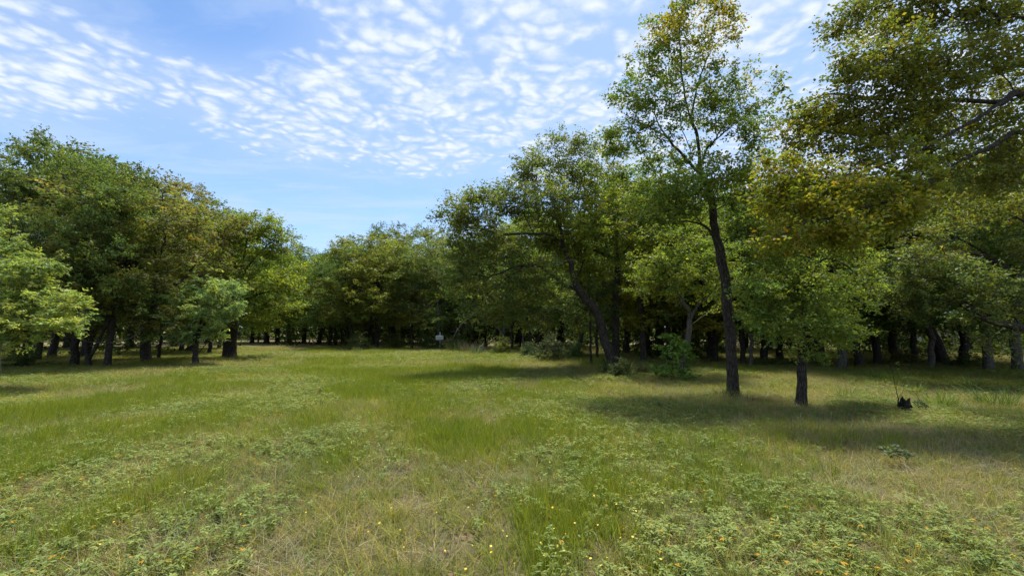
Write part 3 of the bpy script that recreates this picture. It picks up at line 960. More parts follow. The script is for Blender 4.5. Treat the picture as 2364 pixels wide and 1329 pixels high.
# low cedar-like undergrowth bush, copied
KINDS["bush"] = kind("bush", 108, [(0, 0, 0), (.05, 0, .5), (0, 0, 1.1)],
    [[(0, 0, .15), (.4, -.1, .5), (.8, -.2, .7)], [(0, 0, .15), (-.4, -.2, .5), (-.8, -.2, .7)]],
    [(0, -.1, .9, .6, .45, 16), (.6, -.2, .6, .5, .4, 14), (-.6, -.2, .6, .5, .4, 14), (0, .4, .7, .6, .4, 10), (.1, -.5, .4, .5, .3, 10), (0, 0, 1.3, .35, .3, 6)], 0.03,
    per=70, sig=0.14, L=0.075, W=0.035, alpha=0.2, step=0.18, wob=0.03, fill=0.4, rmin=0.003, rtip=0.003, flare=0.1)

_rr = random.Random(4)


def woods(px, py, kindname, top, color, label, rz=None, width=None, bark=None, name=None, group=None, cat="tree"):
    g = G(px, py)
    z = float(gz(g[0], g[1])) - 0.05
    td = KINDS[kindname]
    H = P(px, top, g[1])[2] if top is not None else td.height
    s = (H - z) / td.height
    w = s * (width or (0.84 if px < 420 and kindname != 'bush' else 1.0))
    if rz is None:
        rz = _rr.uniform(0, 360)
    c = tuple(k * _rr.uniform(0.9, 1.12) for k in color)
    return plant_tree(td, name or {"slim": "slim_tree", "bush": "undergrowth_bush"}.get(kindname, "woodland_tree"), (g[0], g[1], z), label, cat, c, group, R(rz), (w, w, s), bark)


# the left woods, front rows
woods(-30, 858, "broad_oak", 508, DARK, "dark low-branched oak in deep shade at the far left edge", 20)
woods(81, 835, "oak", 338, OAK, "oak behind the pale feathery tree, trunk dark and upright", 75)
woods(60, 815, "tall_oak", 326, OAK, "tallest dark oak of the left woods, close to the left edge", 200)
woods(118, 827, "slim", 368, DARK, "slim dark trunk leaning a little beside the feathery tree", 10, 1.5)
woods(160, 806, "elm", 360, ELM, "elm whose feathery top stands up above the left woods", 140, 1.5)
woods(172, 849, "oak", 378, OAK, "oak with a slanting trunk just left of the forked pair", 160)
woods(207, 853, "forked", 468, ELM, "low forked tree spreading in a V from the ground in the left woods", 0)
woods(247, 853, "tall_oak", 387, OAK, "oak with a stout straight trunk right of the V-forked stems", 300)
woods(193, 826, "broad_oak", 388, DARK, "thick dark trunk seen behind the V-forked stems", 50)
woods(300, 805, "elm", 422, ELM, "elm in the second row behind the stout straight trunk", 30, 1.3)
woods(338, 843, "elm", 414, OLIVE, "olive-leaved elm with open airy top at the left woods edge", 45, 1.45)
woods(330, 834, "slim", 492, DARK, "slender stem close behind the airy-topped elm", 200, 1.4)
woods(365, 831, "slim", 560, ELM, "thin short leaning stem right of the airy-topped elm", 90, 1.2)
woods(404, 800, "oak", 430, OLIVE, "oak behind the small feathery tree, browning at the top", 215)
woods(418, 813, "slim", 520, ELM, "thin stem just left of the leaning trunk by the feathery tree", 120, 1.5)
woods(433, 813, "leaner", 470, ELM, "dark trunk leaning right beneath the small feathery tree", 10)
woods(482, 817, "slim", 560, DARK, "dark stem between the feathery tree and the thick flared trunk", 33, 1.4)
woods(505, 806, "slim", 530, OAK, "thin pale-lit stem close left of the thick flared trunk", 70, 1.3)
woods(480, 792, "tall_oak", 488, OAK, "dark-topped oak farther back beyond the feathery tree", 290)
woods(553, 783, "leaner", 560, OAK, "leaning trunk in the clearing right of the thick flared trunk", 170)
woods(581, 791, "oak", 570, OAK, "oak standing at the rear edge of the sunny clearing", 85)
woods(615, 793, "broad_oak", 580, OAK, "stout trunk flaring at the foot at the end of the clearing", 120)
woods(640, 792, "oak", 575, DARK, "heavy dark trunk next to the flaring one by the clearing", 250)
woods(668, 790, "elm", 570, OAK, "elm in the dark gap between the left and middle woods", 15, 1.4)
woods(700, 792, "tall_oak", 572, OAK, "round dark crown at the lowest dip of the treeline", 145)
woods(735, 794, "broad_oak", 600, LIME, "lime-yellow oak whose branch tips hang low by the dip", 10)
woods(761, 797, "oak", 590, ELM, "oak just right of the lime-yellow one, trunk in shade", 330)
woods(775, 797, "slim", 580, DARK, "thin dark stem in the shaded middle woods", 250, 1.4)
woods(800, 790, "tall_oak", 560, OAK, "oak with a knobbly top left of the round middle crowns", 40)
# the middle woods
woods(826, 806, "forked", 560, ELM, "twin-stemmed tree rising from a dark bush in the middle woods", 30, 1.2)
woods(842, 804, "slim", 580, DARK, "thin stem beside the twin-stemmed tree", 30, 1.4)
woods(868, 805, "oak", 545, ELM, "oak on a thick dark trunk in the middle woods", 60)
woods(860, 792, "tall_oak", 523, OAK, "highest dark crown of the middle woods", 10)
woods(915, 797, "broad_oak", 560, LIME, "lime-tinted oak between the thick trunk and the white box", 190)
woods(930, 790, "tall_oak", 520, OAK, "oak with spiky top twigs behind the middle woods", 75)
woods(951, 806, "slim", 590, OAK, "slim trunk left of the white box", 155, 1.4)
woods(985, 796, "oak", 532, ELM, "round lime-topped oak above the white box", 100)
woods(1010, 807, "tall_oak", 560, OAK, "grey-barked tree right behind the white box", 185, 1.1, M_BARK_GREY)
woods(1040, 794, "tall_oak", 545, OAK, "oak at the right shoulder of the middle woods", 310)
woods(1079, 803, "oak", 570, OAK, "dark trunk under drooping bare twigs right of the white box", 20)
woods(1101, 804, "slim", 600, ELM, "thin trunk behind the dry pale weeds", 80, 1.3)
woods(1149, 807, "oak", 560, DARK, "dark trunk left of the grey broken snag", 230)
woods(1183, 811, "slim", 560, OAK, "slim trunk right of the grey broken snag", 130, 1.4)
woods(1206, 809, "slim", 600, ELM, "thin pale-barked stem left of the dark forked tree", 320, 1.1, M_DEAD)
woods(1236, 812, "forked", 520, ELM, "dark forked tree above the low cedar bush", 10)
woods(1250, 798, "elm", 480, LIME, "yellow-green elm with a straight trunk behind the forked tree", 60, 1.4)
woods(1300, 800, "oak", 500, LIME, "yellow-green oak filling the gap beneath the leaning oak", 200)
woods(1330, 822, "leaner", 540, ELM, "leaning trunk seen under the leaning oak's limbs", 25)
woods(1366, 845, "slim", 600, DARK, "short dark straight trunk left of the leaning oak's foot", 140, 1.2)
woods(1379, 832, "slim", 560, ELM, "thin trunk between short dark trunk and leaning oak", 255, 1.2)
woods(1445, 815, "oak", 420, OAK, "oak in the shade behind the lime-yellow tree", 310)
woods(1487, 841, "slim", 400, OAK, "slim dark trunk between lime-yellow tree and broad-leaved shrub", 95, 1.6)
woods(1520, 822, "elm", 420, OAK, "elm behind the broad-leaved shrub", 130, 1.4)
woods(1545, 836, "oak", 500, GOLD, "golden-green oak low behind the broad-leaved shrub", 20)
woods(1580, 832, "tall_oak", 430, DARK, "thick dark trunk behind the grey forked tree", 160)
woods(1652, 838, "slim", 520, DARK, "slim trunk in the dark gap left of the tall slender tree", 45, 1.5)
# the right woods
woods(1640, 828, "oak", 440, OAK, "oak deep in the dark gap left of the tall slender tree", 270)
woods(1717, 844, "slim", 470, OAK, "slim trunk just right of the tall slender tree", 240, 1.5)
woods(1733, 847, "slim", 500, ELM, "pale thin trunk second right of the tall slender tree", 15, 1.2, M_BARK_GREY)
woods(1763, 838, "oak", 440, OAK, "oak behind the small front tree's left skirt", 340)
woods(1800, 834, "tall_oak", 420, DARK, "dark oak directly behind the small front tree", 65)
woods(1880, 836, "oak", 430, OAK, "oak behind the small front tree's right side", 180)
woods(1904, 845, "slim", 520, DARK, "thin dark trunk under the small front tree's right skirt", 110, 1.4)
woods(1944, 853, "elm", 430, OAK, "grey trunk at the lawn edge right of the small front tree", 220, 1.4, M_BARK_GREY)
woods(1985, 850, "oak", 420, DARK, "dark oak trunk at the lawn edge left of the stump", 90)
woods(2028, 842, "tall_oak", 400, OAK, "thick dark trunk above and behind the stump's bare sapling", 10)
woods(2070, 835, "oak", 420, DARK, "dark oak in the second row behind the sapling", 130)
woods(2114, 840, "slim", 450, DARK, "slender dark trunk right of the sapling", 60, 1.5)
woods(2148, 850, "slim", 440, OAK, "slender grey trunk at the lawn edge right of the stump", 320, 1.5, M_BARK_GREY)
woods(2180, 841, "broad_oak", 420, DARK, "broad dark oak in the shaded right woods", 150)
woods(2225, 838, "oak", 400, DARK, "dark oak in the shaded right woods, second row", 290)
woods(2284, 858, "tall_oak", 340, OAK, "stout grey trunk at the lawn edge near the right side", 40, None, M_BARK_GREY)
woods(2353, 860, "oak", 380, OAK, "stout trunk at the lawn edge cut by the right side", 200, None, M_BARK_GREY)
woods(2420, 850, "tall_oak", 330, DARK, "dark oak beyond the right side of the lawn", 100)

# deeper rows: nothing tells these apart
rg = np.random.default_rng(77)
names = ["oak", "tall_oak", "elm", "broad_oak", "slim", "forked"]
k = 0
for row, (Y0, Y1, n, gap) in enumerate([(28, 36, 34, 1.0), (38, 48, 40, 1.0), (52, 66, 46, 1.0), (72, 92, 50, 1.0)]):
    for i in range(n):
        Yd = rg.uniform(Y0, Y1)
        u = -1.45 + 2.9 * (i + rg.uniform(0.1, 0.9)) / n
        pxx = W_PX / 2 + F_PX * u
        if Yd < 37 and not (pxx < 90 or pxx > 1420):
            continue
        if (Yd < 50 and 560 < pxx < 720) or (Yd < 58 and 80 < pxx < 560):
            continue
        if 300 < pxx < 1040:
            hgt = {1: 9.5, 2: 9.5, 3: 11.5}.get(row, 9)
        else:
            hgt = rg.uniform(9, 12.5)
        side = "left" if pxx < 560 else ("right" if pxx > 1420 else "middle")
        lab = {"left": "shadowy tree deep in the left woods behind its front rows",
               "middle": "tree deep in the middle woods behind the white box",
               "right": "shadowy tree deep in the right woods behind its front rows"}[side]
        td = KINDS[names[int(rg.integers(0, len(names)))]]
        s = hgt / td.height
        c = (OAK, DARK, ELM, OAK, OLIVE)[int(rg.integers(0, 5))]
        x = u * Yd
        plant_tree(td, "woodland_tree", (x, Yd, float(gz(x, Yd)) - .05), lab, "tree", tuple(q * rg.uniform(.85, 1.15) for q in c),
                   "trees deep in the %s woods" % side, R(rg.uniform(0, 360)), (s, s, s))


# ------------------------------------------------------------------ undergrowth inside the woods
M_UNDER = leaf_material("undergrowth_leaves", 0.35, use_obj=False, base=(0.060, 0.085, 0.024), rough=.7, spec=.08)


def build_undergrowth():
    rng = np.random.default_rng(501)
    ctr = []
    # (pixel x range, Y range, count, height)
    for (x0, x1, Y0, Y1, n, h0, h1) in [(-150, 420, 26, 40, 60, .2, .9), (380, 560, 40, 60, 40, .2, .9), (640, 1120, 43, 62, 620, .2, 4.4), (1040, 1420, 34, 56, 560, .2, 4.0),
                                        (1400, 2500, 25, 34, 420, .2, 3.0), (1400, 2050, 34, 60, 620, .2, 4.4), (2050, 2500, 34, 56, 330, .2, 4.4), (-200, 640, 62, 90, 800, .2, 5.0), (560, 760, 66, 100, 240, .3, 5.0), (680, 1500, 56, 76, 700, .2, 2.6), (1400, 2500, 56, 76, 500, .2, 2.2)]:
        Y = rng.uniform(Y0, Y1, n)
        px = rng.uniform(x0, x1, n)
        x = (px - W_PX / 2) / F_PX * Y
        z = h0 + (h1 - h0) * rng.random(n) ** 1.3
        keep = vnoise(x, Y, 5.0, 9.0) > 0.30
        keep &= ~((px > 2060) & (px < 2300) & (z > .7) & (rng.random(n) < .8))      # thinner brush before the pale houses
        ctr.append(np.stack([x, Y, z], 1)[keep])
    ctr = np.vstack(ctr)
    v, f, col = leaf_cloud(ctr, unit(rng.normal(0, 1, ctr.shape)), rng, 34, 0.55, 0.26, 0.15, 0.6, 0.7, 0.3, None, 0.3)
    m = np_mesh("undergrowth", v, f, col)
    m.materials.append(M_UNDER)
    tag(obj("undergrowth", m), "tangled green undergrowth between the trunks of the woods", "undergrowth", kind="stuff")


build_undergrowth()


def build_distant_woods():
    rng = np.random.default_rng(502)
    n = 3000
    ang = rng.uniform(R(-75), R(75), n)
    d = rng.uniform(84, 120, n)
    x, y = np.sin(ang) * d, np.cos(ang) * d
    top = 6.5 + 4.5 * fbm(x, y, 14.0, 2.0)
    z = top * rng.random(n) ** 1.15
    ctr = np.stack([x, y, z], 1)
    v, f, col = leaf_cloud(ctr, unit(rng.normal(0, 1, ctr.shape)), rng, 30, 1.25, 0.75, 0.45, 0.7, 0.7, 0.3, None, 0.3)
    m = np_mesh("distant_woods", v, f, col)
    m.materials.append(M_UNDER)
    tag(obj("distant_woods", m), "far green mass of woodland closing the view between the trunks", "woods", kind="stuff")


build_distant_woods()


# ------------------------------------------------------------------ single bushes at the lawn edge
def bush(px, py, top, width, color, label, rz=0):
    return woods(px, py, "bush", top, color, label, rz, width)


bush(1270, 834, 772, 1.05, (.05, .078, .03), "low dark cedar bush under the forked tree", 20)
bush(1222, 828, 790, 1.1, (.06, .09, .034), "low green bush at the left foot of the cedar bush", 130)
bush(1163, 820, 778, 1.2, OLIVE, "scrubby bush round the foot of the grey broken snag", 250)
bush(826, 811, 768, 1.2, DARK, "dark bush at the foot of the twin-stemmed tree", 60)
bush(912, 806, 770, 1.3, OAK, "bush between thick dark trunk and white box", 310)
bush(982, 808, 764, 1.2, DARK, "dark bush left of the white box", 100)
bush(1045, 808, 774, 1.4, ELM, "weedy green bush right of the white box", 10)
bush(1440, 872, 826, 1.1, (.05, .075, .028), "dark spreading bush at the foot of the leaning oak", 200)
bush(1402, 866, 832, 0.9, (.05, .075, .028), "low bush left of the leaning oak's foot", 80)
bush(1480, 866, 838, 1.1, (.065, .08, .032), "small twiggy bush right of the leaning oak's foot", 20)
bush(1800, 848, 822, 2.0, OAK, "low green bush at the shaded lawn edge behind the small front tree", 140)
bush(1755, 847, 826, 1.6, ELM, "low fern-like bush between the two front trunks at the lawn edge", 40)
bush(1330, 830, 790, 1.3, DARK, "dark bush right of the cedar bush", 270)
bush(2240, 850, 812, 1.6, DARK, "dark bush in the shade left of the stout grey trunk", 160)
bush(2080, 842, 806, 1.6, OLIVE, "brownish bush in the shade behind the sapling", 30)
bush(60, 852, 800, 1.4, DARK, "dark bush beneath the pale feathery tree", 300)


# broad-leaved shrub: its leaves are large enough to pick apart
def one_leaf_mesh(name, L, W, n=3):
    t = np.linspace(0, 1, n + 2)
    w = np.sin(np.pi * t ** 0.8) * W * 0.5
    x = t * L
    dz = -0.35 * L * (t - 0.35) ** 2
    v, f = [], []
    for i in range(n + 2):
        v += [(x[i], w[i], dz[i] + w[i] * .35), (x[i], 0, dz[i]), (x[i], -w[i], dz[i] + w[i] * .35)]
    for i in range(n + 1):
        a, b = 3 * i, 3 * i + 3
        f += [(a, a + 1, b + 1, b), (a + 1, a + 2, b + 2, b + 1)]
    me = np_mesh(name, np.array(v), np.array(f), np.ones((len(f), 3)))
    return me


M_BROAD = leaf_material("broad_leaf", 0.38, use_obj=True, rough=0.5, spec=0.2)


def basis(a, nr):
    a = Vector(a).normalized()
    nr = Vector(nr)
    nr = (nr - a * nr.dot(a)).normalized()
    b = nr.cross(a)
    from mathutils import Matrix
    m = Matrix((a, b, nr)).transposed()
    return m


def leaf_parts(parent, mesh, pts, dirs, rng, n, color, size=(0.8, 1.25)):
    for i in range(n):
        o = obj("leaf", mesh, parent)
        a = dirs[i] + rng.normal(0, .35, 3)
        a[2] -= .25
        nr = rng.normal(0, .45, 3); nr[2] += 1
        s = rng.uniform(*size)
        o.matrix_local = __import__("mathutils").Matrix.LocRotScale(Vector(pts[i]), basis(a, nr).to_quaternion(), (s, s, s))
        k = float(np.exp(rng.normal(0, .16)))
        y = float(rng.normal(0, .08))
        o.color = (color[0] * k * (1 + y), color[1] * k, color[2] * k, 1)


def broad_shrub():
    rng = np.random.default_rng(61)
    g = P(1558, 880, 15.0); g[2] = float(gz(g[0], 15.0)) - .03
    k = 15.0 / F_PX
    bl = []
    for (dx, h, rx, rz_, n) in [(-10, 60, 34, 22, 26), (-28, 30, 26, 22, 18), (10, 30, 34, 24, 18), (0, 90, 26, 16, 14), (22, 14, 24, 14, 10), (-20, 100, 14, 8, 5), (40, 55, 14, 8, 5), (12, 78, 20, 14, 8)]:
        bl.append((np.array((dx * k, rng.normal(0, .15), h * k)), (rx * k, rx * k * 1.1, rz_ * k), n))
    polys = [[np.zeros(3), np.array((-.05, 0, .5)), np.array((-.1, 0, 1.1))], [np.array((0, 0, .05)), np.array((.25, -.1, .5)), np.array((.4, -.1, .85))],
             [np.array((0, 0, .05)), np.array((-.25, -.15, .4)), np.array((-.5, -.2, .7))]]
    tg = blob_targets(bl, rng)
    gr = set_radii(grow(polys, tg, rng, .15, .2, .02), .02, .003)
    e = empty("broad_leaved_shrub", tuple(g), "bright green shrub with large glossy leaves beside the grey leaning trunk", "shrub")
    tb = tubes(gr, split_chains(gr, .002))
    obj("stems", np_mesh("shrub_stems", tb[0], tb[1], smooth=True), e, M_BARK)
    cand = gr.pos[gr.terms]
    dd = gr.dr[gr.terms]
    pts, dirs = [], []
    for c, d in zip(cand, dd):
        for _ in range(9):
            o = rng.normal(0, 1, 3); o[2] *= .6; o /= np.linalg.norm(o)
            pts.append(c + o * rng.uniform(.01, .10)); dirs.append(o + .4 * d)
    pts, dirs = np.array(pts), np.array(dirs)
    # leaves that show largest (towards the lawn) are parts, the rest one mass
    order = np.argsort(pts[:, 1] - .6 * np.abs(dirs[:, 0]))
    lm = one_leaf_mesh("broad_leaf", .17, .085)
    lm.materials.append(M_BROAD)
    leaf_parts(e, lm, pts[order], dirs[order], rng, 290, (.140, .235, .048))
    rest = order[290:]
    m = len(rest)
    a = unit(dirs[rest] + rng.normal(0, .3, (m, 3)) - np.array((0, 0, .2)))
    nr = rng.normal(0, .5, (m, 3)); nr[:, 2] += 1
    nr = unit(nr - a * (nr * a).sum(1, keepdims=True))
    v = leaf_quads(pts[rest], a, nr, np.full(m, .16), np.full(m, .08))
    col = np.ones((m, 3)) * np.exp(rng.normal(0, .15, m))[:, None]
    o = obj("foliage", np_mesh("shrub_foliage", v, np.arange(m * 4).reshape(-1, 4), col), e, M_BROAD)
    o.color = (.128, .215, .046, 1)
    o["kind"] = "stuff"


broad_shrub()


# ------------------------------------------------------------------ blade-leaved clumps, weeds, sapling, stump, deadwood
M_BLADE = leaf_material("grass_blades", 0.35, use_obj=True, rough=0.55)


def blade_arrays(rng, n, h, w, spread, lean, segs=3, hvar=.3, curl=.5):
    """n curved tapering blades rooted in a small disc; returns verts, list of quads, per-face colour"""
    az = rng.uniform(0, 2 * math.pi, n)
    rad = spread * np.sqrt(rng.random(n))
    root = np.stack([np.cos(az) * rad, np.sin(az) * rad, np.zeros(n)], 1)
    la = az + rng.normal(0, .9, n)
    ln = np.abs(rng.normal(lean, lean * .45, n))
    hh = h * np.clip(rng.normal(1, hvar, n), .35, 1.8)
    ww = w * rng.uniform(.7, 1.3, n)
    out_d = np.stack([np.cos(la), np.sin(la), np.zeros(n)], 1)
    side = np.stack([-np.sin(la), np.cos(la), np.zeros(n)], 1)
    rot = rng.uniform(-1, 1, n)[:, None]
    side = unit(side * np.cos(rot) + out_d * np.sin(rot))
    V = np.zeros((n, (segs + 1) * 2, 3))
    for s in range(segs + 1):
        t = s / segs
        p = root + out_d * (hh * (ln * t + curl * ln * t * t))[:, None] + np.array((0, 0, 1.0)) * (hh * (t - .35 * ln * t * t))[:, None]
        wd = (ww * (1 - t ** 1.6) * .5 + .0004)[:, None]
        V[:, 2 * s] = p - side * wd
        V[:, 2 * s + 1] = p + side * wd
    base = (np.arange(n) * (segs + 1) * 2)[:, None]
    F = []
    for s in range(segs):
        F.append(base + np.array([2 * s, 2 * s + 1, 2 * s + 3, 2 * s + 2]))
    F = np.stack(F, 1).reshape(-1, 4)
    k = np.exp(rng.normal(0, .22, n))
    y = np.clip(rng.normal(0, .18, n), -.4, .7)
    col = np.stack([k * (1 + y), k * (1 + .35 * y), k * (1 - .4 * y)], 1)
    col = np.repeat(col, segs, axis=0)
    return V.reshape(-1, 3), F, col


def blade_clump(name, px, py, h, n, color, label, cat="grass clump", w=.012, spread=.1, lean=.35, seed=1, group=None):
    rng = np.random.default_rng(seed)
    g = G(px, py)
    v, f, c = blade_arrays(rng, n, h, w, spread, lean)
    o = obj(name, np_mesh(name, v, f, c), None, M_BLADE)
    o.location = (g[0], g[1], float(gz(g[0], g[1])) - .01)
    o.color = (*color, 1)
    return tag(o, label, cat, group)


blade_clump("grass_clump", 1452, 872, .5, 50, (.25, .28, .13), "pale spiky grass clump in front of the leaning oak's foot", w=.02, spread=.12, lean=.25, seed=5)
blade_clump("grass_clump", 1100, 822, .6, 90, (.11, .15, .09), "grey-green spiky clump among dry weeds right of the white box", w=.03, spread=.3, lean=.35, seed=6)
blade_clump("dry_weeds", 1088, 814, .75, 260, (.34, .28, .19), "dry straw-coloured weeds standing right of the white box", "weeds", w=.02, spread=.8, lean=.3, seed=7)
blade_clump("dry_weeds", 1130, 815, .65, 200, (.28, .25, .14), "dry weeds between the grey-green clump and the broken snag", "weeds", w=.02, spread=.9, lean=.35, seed=8)
blade_clump("grass_clump", 824, 818, .55, 50, (.14, .18, .08), "small green grass clump alone before the middle woods", w=.03, spread=.2, lean=.3, seed=9)
blade_clump("dry_weeds", 1055, 812, .9, 160, (.16, .19, .08), "green weeds at the right foot of the white-box tree", "weeds", w=.025, spread=.8, lean=.3, seed=10)
blade_clump("grass_clump", 2018, 876, .38, 90, (.11, .19, .03), "bright grass tuft nearest the shade line right of the small tree", w=.014, spread=.14, lean=.4, seed=11)
blade_clump("grass_clump", 2240, 894, .36, 80, (.13, .19, .035), "bright grass tuft alone on the pale lawn at right", w=.014, spread=.16, lean=.5, seed=12)
blade_clump("grass_clump", 1955, 918, .34, 90, (.13, .19, .035), "bright grass tuft between the small tree and the sapling", w=.012, spread=.15, lean=.5, seed=13)
blade_clump("grass_clump", 2118, 906, .32, 60, (.12, .18, .035), "small bright grass tuft right of the sapling", w=.012, spread=.12, lean=.5, seed=14)
blade_clump("grass_clump", 2300, 930, .42, 160, (.07, .13, .03), "wide dark green grass tuft at the right edge of the lawn", w=.014, spread=.35, lean=.45, seed=15)
blade_clump("grass_clump", 2170, 935, .40, 140, (.13, .20, .03), "bright leaning grass tuft right of the stump's small plant", w=.014, spread=.3, lean=.5, seed=16)
blade_clump("grass_clump", 2060, 884, .40, 80, (.11, .18, .03), "bright grass tuft behind the sapling", w=.013, spread=.16, lean=.45, seed=17)


def stump():
    rng = np.random.default_rng(71)
    g = G(2089, 952)
    ns, lv = 22, 7
    th = np.arange(ns) * 2 * math.pi / ns
    top = .17 + .05 * np.sin(th * 2 + .6) + .035 * np.sin(th * 5 + 2) + rng.normal(0, .014, ns)
    V = []
    for k in range(lv):
        t = k / (lv - 1)
        r = .105 - .022 * t + .05 * (1 - t) ** 4 + .010 * np.sin(th * 6 + 1) + rng.normal(0, .004, ns)
        V.append(np.stack([np.cos(th) * r + .01 * t, np.sin(th) * r, -.05 + (top + .05) * t], 1))
    inner = np.stack([np.cos(th) * .055, np.sin(th) * .055, top * .62], 1)
    V = np.vstack(V + [inner, np.array([[.0, 0, .09]])])
    F = []
    for k in range(lv):
        for i in range(ns):
            j = (i + 1) % ns
            F.append((k * ns + i, k * ns + j, (k + 1) * ns + j, (k + 1) * ns + i))
    T = [(lv * ns + i, lv * ns + (i + 1) % ns, (lv + 1) * ns) for i in range(ns)]
    m = np_mesh("tree_stump", V, [np.array(F), np.array(T)])
    o = obj("tree_stump", m, None, M_CHAR)
    o.location = (g[0], g[1], float(gz(g[0], g[1])))
    o.scale = (1.25, 1.25, 1.4)
    tag(o, "short blackened tree stump with a ragged hollow top", "stump")


stump()

SAP = tree_data("sapling", 33, [[np.zeros(3), np.array((0, 0, .25)), np.array((-.02, 0, .45)), np.array((-.06, 0, .7)), np.array((-.07, 0, .95))]] +
                [[np.array(a) for a in l] for l in [[(0, 0, .28), (-.1, 0, .38), (-.2, .05, .55)], [(0, 0, .3), (.1, 0, .42), (.16, 0, .62)], [(-.02, 0, .5), (.05, .05, .6), (.1, .05, .78)]]],
                [(np.array((-.07, 0, .95)), (.12, .1, .12), 5), (np.array((-.22, .05, .58)), (.1, .1, .12), 5), (np.array((.17, 0, .62)), (.1, .1, .12), 5), (np.array((.1, .05, .78)), (.1, .1, .1), 4)],
                .014, per=5, sig=.05, L=.035, W=.016, rmin=.001, rtip=.0018, step=.06, wob=.008, alpha=.2, flare=.1, fill=.15)
g_ = G(2076, 950)
plant_tree(SAP, "bare_sapling", (g_[0], g_[1], float(gz(g_[0], g_[1])) - .01), "thin almost leafless sapling growing beside the black stump", "sapling", (.075, .10, .03))

SMALL = tree_data("small_plant", 34, [[np.zeros(3), np.array((0, 0, .1)), np.array((-.02, 0, .22))]] +
                  [[np.array(a) for a in l] for l in [[(0, 0, .02), (.06, 0, .12), (.1, 0, .2)], [(0, 0, .02), (-.06, 0, .13), (-.09, 0, .24)]]],
                  [(np.array((-.02, 0, .22)), (.05, .05, .06), 6), (np.array((.1, 0, .18)), (.05, .05, .06), 6), (np.array((-.09, 0, .22)), (.05, .05, .06), 6)],
                  .006, per=9, sig=.035, L=.05, W=.018, rmin=.001, rtip=.0015, step=.05, wob=.004, alpha=.2, flare=.1, fill=.2)
g_ = G(2131, 954)
plant_tree(SMALL, "small_plant", (g_[0], g_[1], float(gz(g_[0], g_[1])) - .01), "little dark green plant just right of the black stump", "plant", (.035, .075, .03))
g_ = G(2080, 1085)
plant_tree(SMALL, "small_plant", (g_[0], g_[1], float(gz(g_[0], g_[1])) - .01), "spreading grey-blue weed in the foreground grass below the stump", "plant", (.075, .11, .06), scale=(1.35, 1.35, 1.0))


def stick(name, pts, r0, r1, mat, label, cat, loc, group=None):
    pl = smooth_poly(pts, .12)
    n = len(pl)
    g = Grown()
    g.pos = pl; g.r = np.linspace(r0, r1, n)
    v, q = tubes(g, [np.arange(n)], 0, 0, .05, np.random.default_rng(n))
    o = obj(name, np_mesh(name, v, q, smooth=True), None, mat)
    o.location = loc
    return tag(o, label, cat, group)


# grey broken snag with a pale forked top, right of the white box
def snag():
    g = G(1164, 811)
    z = float(gz(g[0], g[1]))
    e = empty("broken_snag", (g[0], g[1], z), "grey broken snag with one pale bare branch pointing left", "dead tree")
    b = np.array((g[0], g[1], 0))
    def poly(pp):
        return [P(x, y, g[1] + d) - b for x, y, d in pp]
    for nm, pp, r0, r1 in [("trunk", [(1164, 813, 0), (1163, 780, 0), (1166, 750, 0), (1170, 735, 0)], .17, .10),
                           ("branch", [(1163, 778, -.1), (1156, 765, -.2), (1150, 757, -.3), (1143, 752, -.4)], .07, .03),
                           ("branch", [(1168, 745, -.1), (1166, 730, -.1), (1169, 715, -.1)], .06, .02)]:
        pl = smooth_poly(poly(pp), .15)
        q = Grown(); q.pos = pl; q.r = np.linspace(r0, r1, len(pl))
        v, f = tubes(q, [np.arange(len(pl))], 0, 0, .06, np.random.default_rng(len(pl)))
        obj(nm, np_mesh(nm, v, f, smooth=True), e, M_DEAD if nm == "branch" else M_BARK_GREY)


snag()


# bare drooping twigs of dead boughs
def bare_bough(px, py, Y, seed, pts, label, spread=.5, n=26, mat=None):
    rng = np.random.default_rng(seed)
    b = P(px, py, Y)
    poly = [P(x, y, Y + d) - b for x, y, d in pts]
    end = np.array(poly[-1]); mid = np.array(poly[len(poly) // 2])
    tg = np.vstack([end + rng.normal(0, spread, (n // 2, 3)), mid + rng.normal(0, spread, (n // 2, 3))])
    tg[:, 2] -= .15 * spread
    g = set_radii(grow([poly], tg, rng, .15, .15, .02, .15), .022, .005)
    tb = tubes(g, split_chains(g, .002))
    o = obj("dead_bough", np_mesh("dead_bough", tb[0], tb[1], smooth=True), None, mat or M_TWIG)
    o.location = tuple(b)
    tag(o, label, "dead branch")


bare_bough(1110, 712, 30, 81, [(1110, 712, 0), (1080, 735, -.3), (1060, 755, -.5), (1045, 780, -.6)], "bare grey twigs hanging beneath the leaning oak's left limb", .55)
bare_bough(1330, 600, 17.0, 82, [(1330, 600, 0), (1300, 603, -.5), (1275, 608, -.8), (1250, 600, -1)], "bare grey twigs in the heart of the leaning oak", .28)
bare_bough(2210, 555, 15.0, 83, [(2210, 555, 0), (2170, 560, -.4), (2140, 575, -.6), (2110, 580, -.8)], "bare grey twigs under the right-edge oak's upper limb", .3)
bare_bough(330, 755, 19.0, 84, [(330, 755, 0), (290, 785, -.3), (220, 790, -.5), (160, 775, -.6)], "long bare grey twigs arching before the left woods trunks", .3)


# forked dead stick standing beside the leaning oak's foot
g_ = G(1392, 846)
def forked_stick():
    e = empty("forked_stick", (g_[0], g_[1], float(gz(g_[0], g_[1]))), "small dark forked stick propped by the leaning oak's foot", "stick")
    for pp in ([(-.10, 0, -.03), (-.05, 0, .16), (.05, .0, .34)], [(.12, .02, -.03), (.08, 0, .16), (.04, 0, .33)]):
        pl = smooth_poly([np.array(p) for p in pp], .08)
        q = Grown(); q.pos = pl; q.r = np.linspace(.03, .018, len(pl))
        v, f = tubes(q, [np.arange(len(pl))], 0, 0, .05, np.random.default_rng(3))
        obj("prong", np_mesh("prong", v, f, smooth=True), e, M_BARK)
forked_stick()

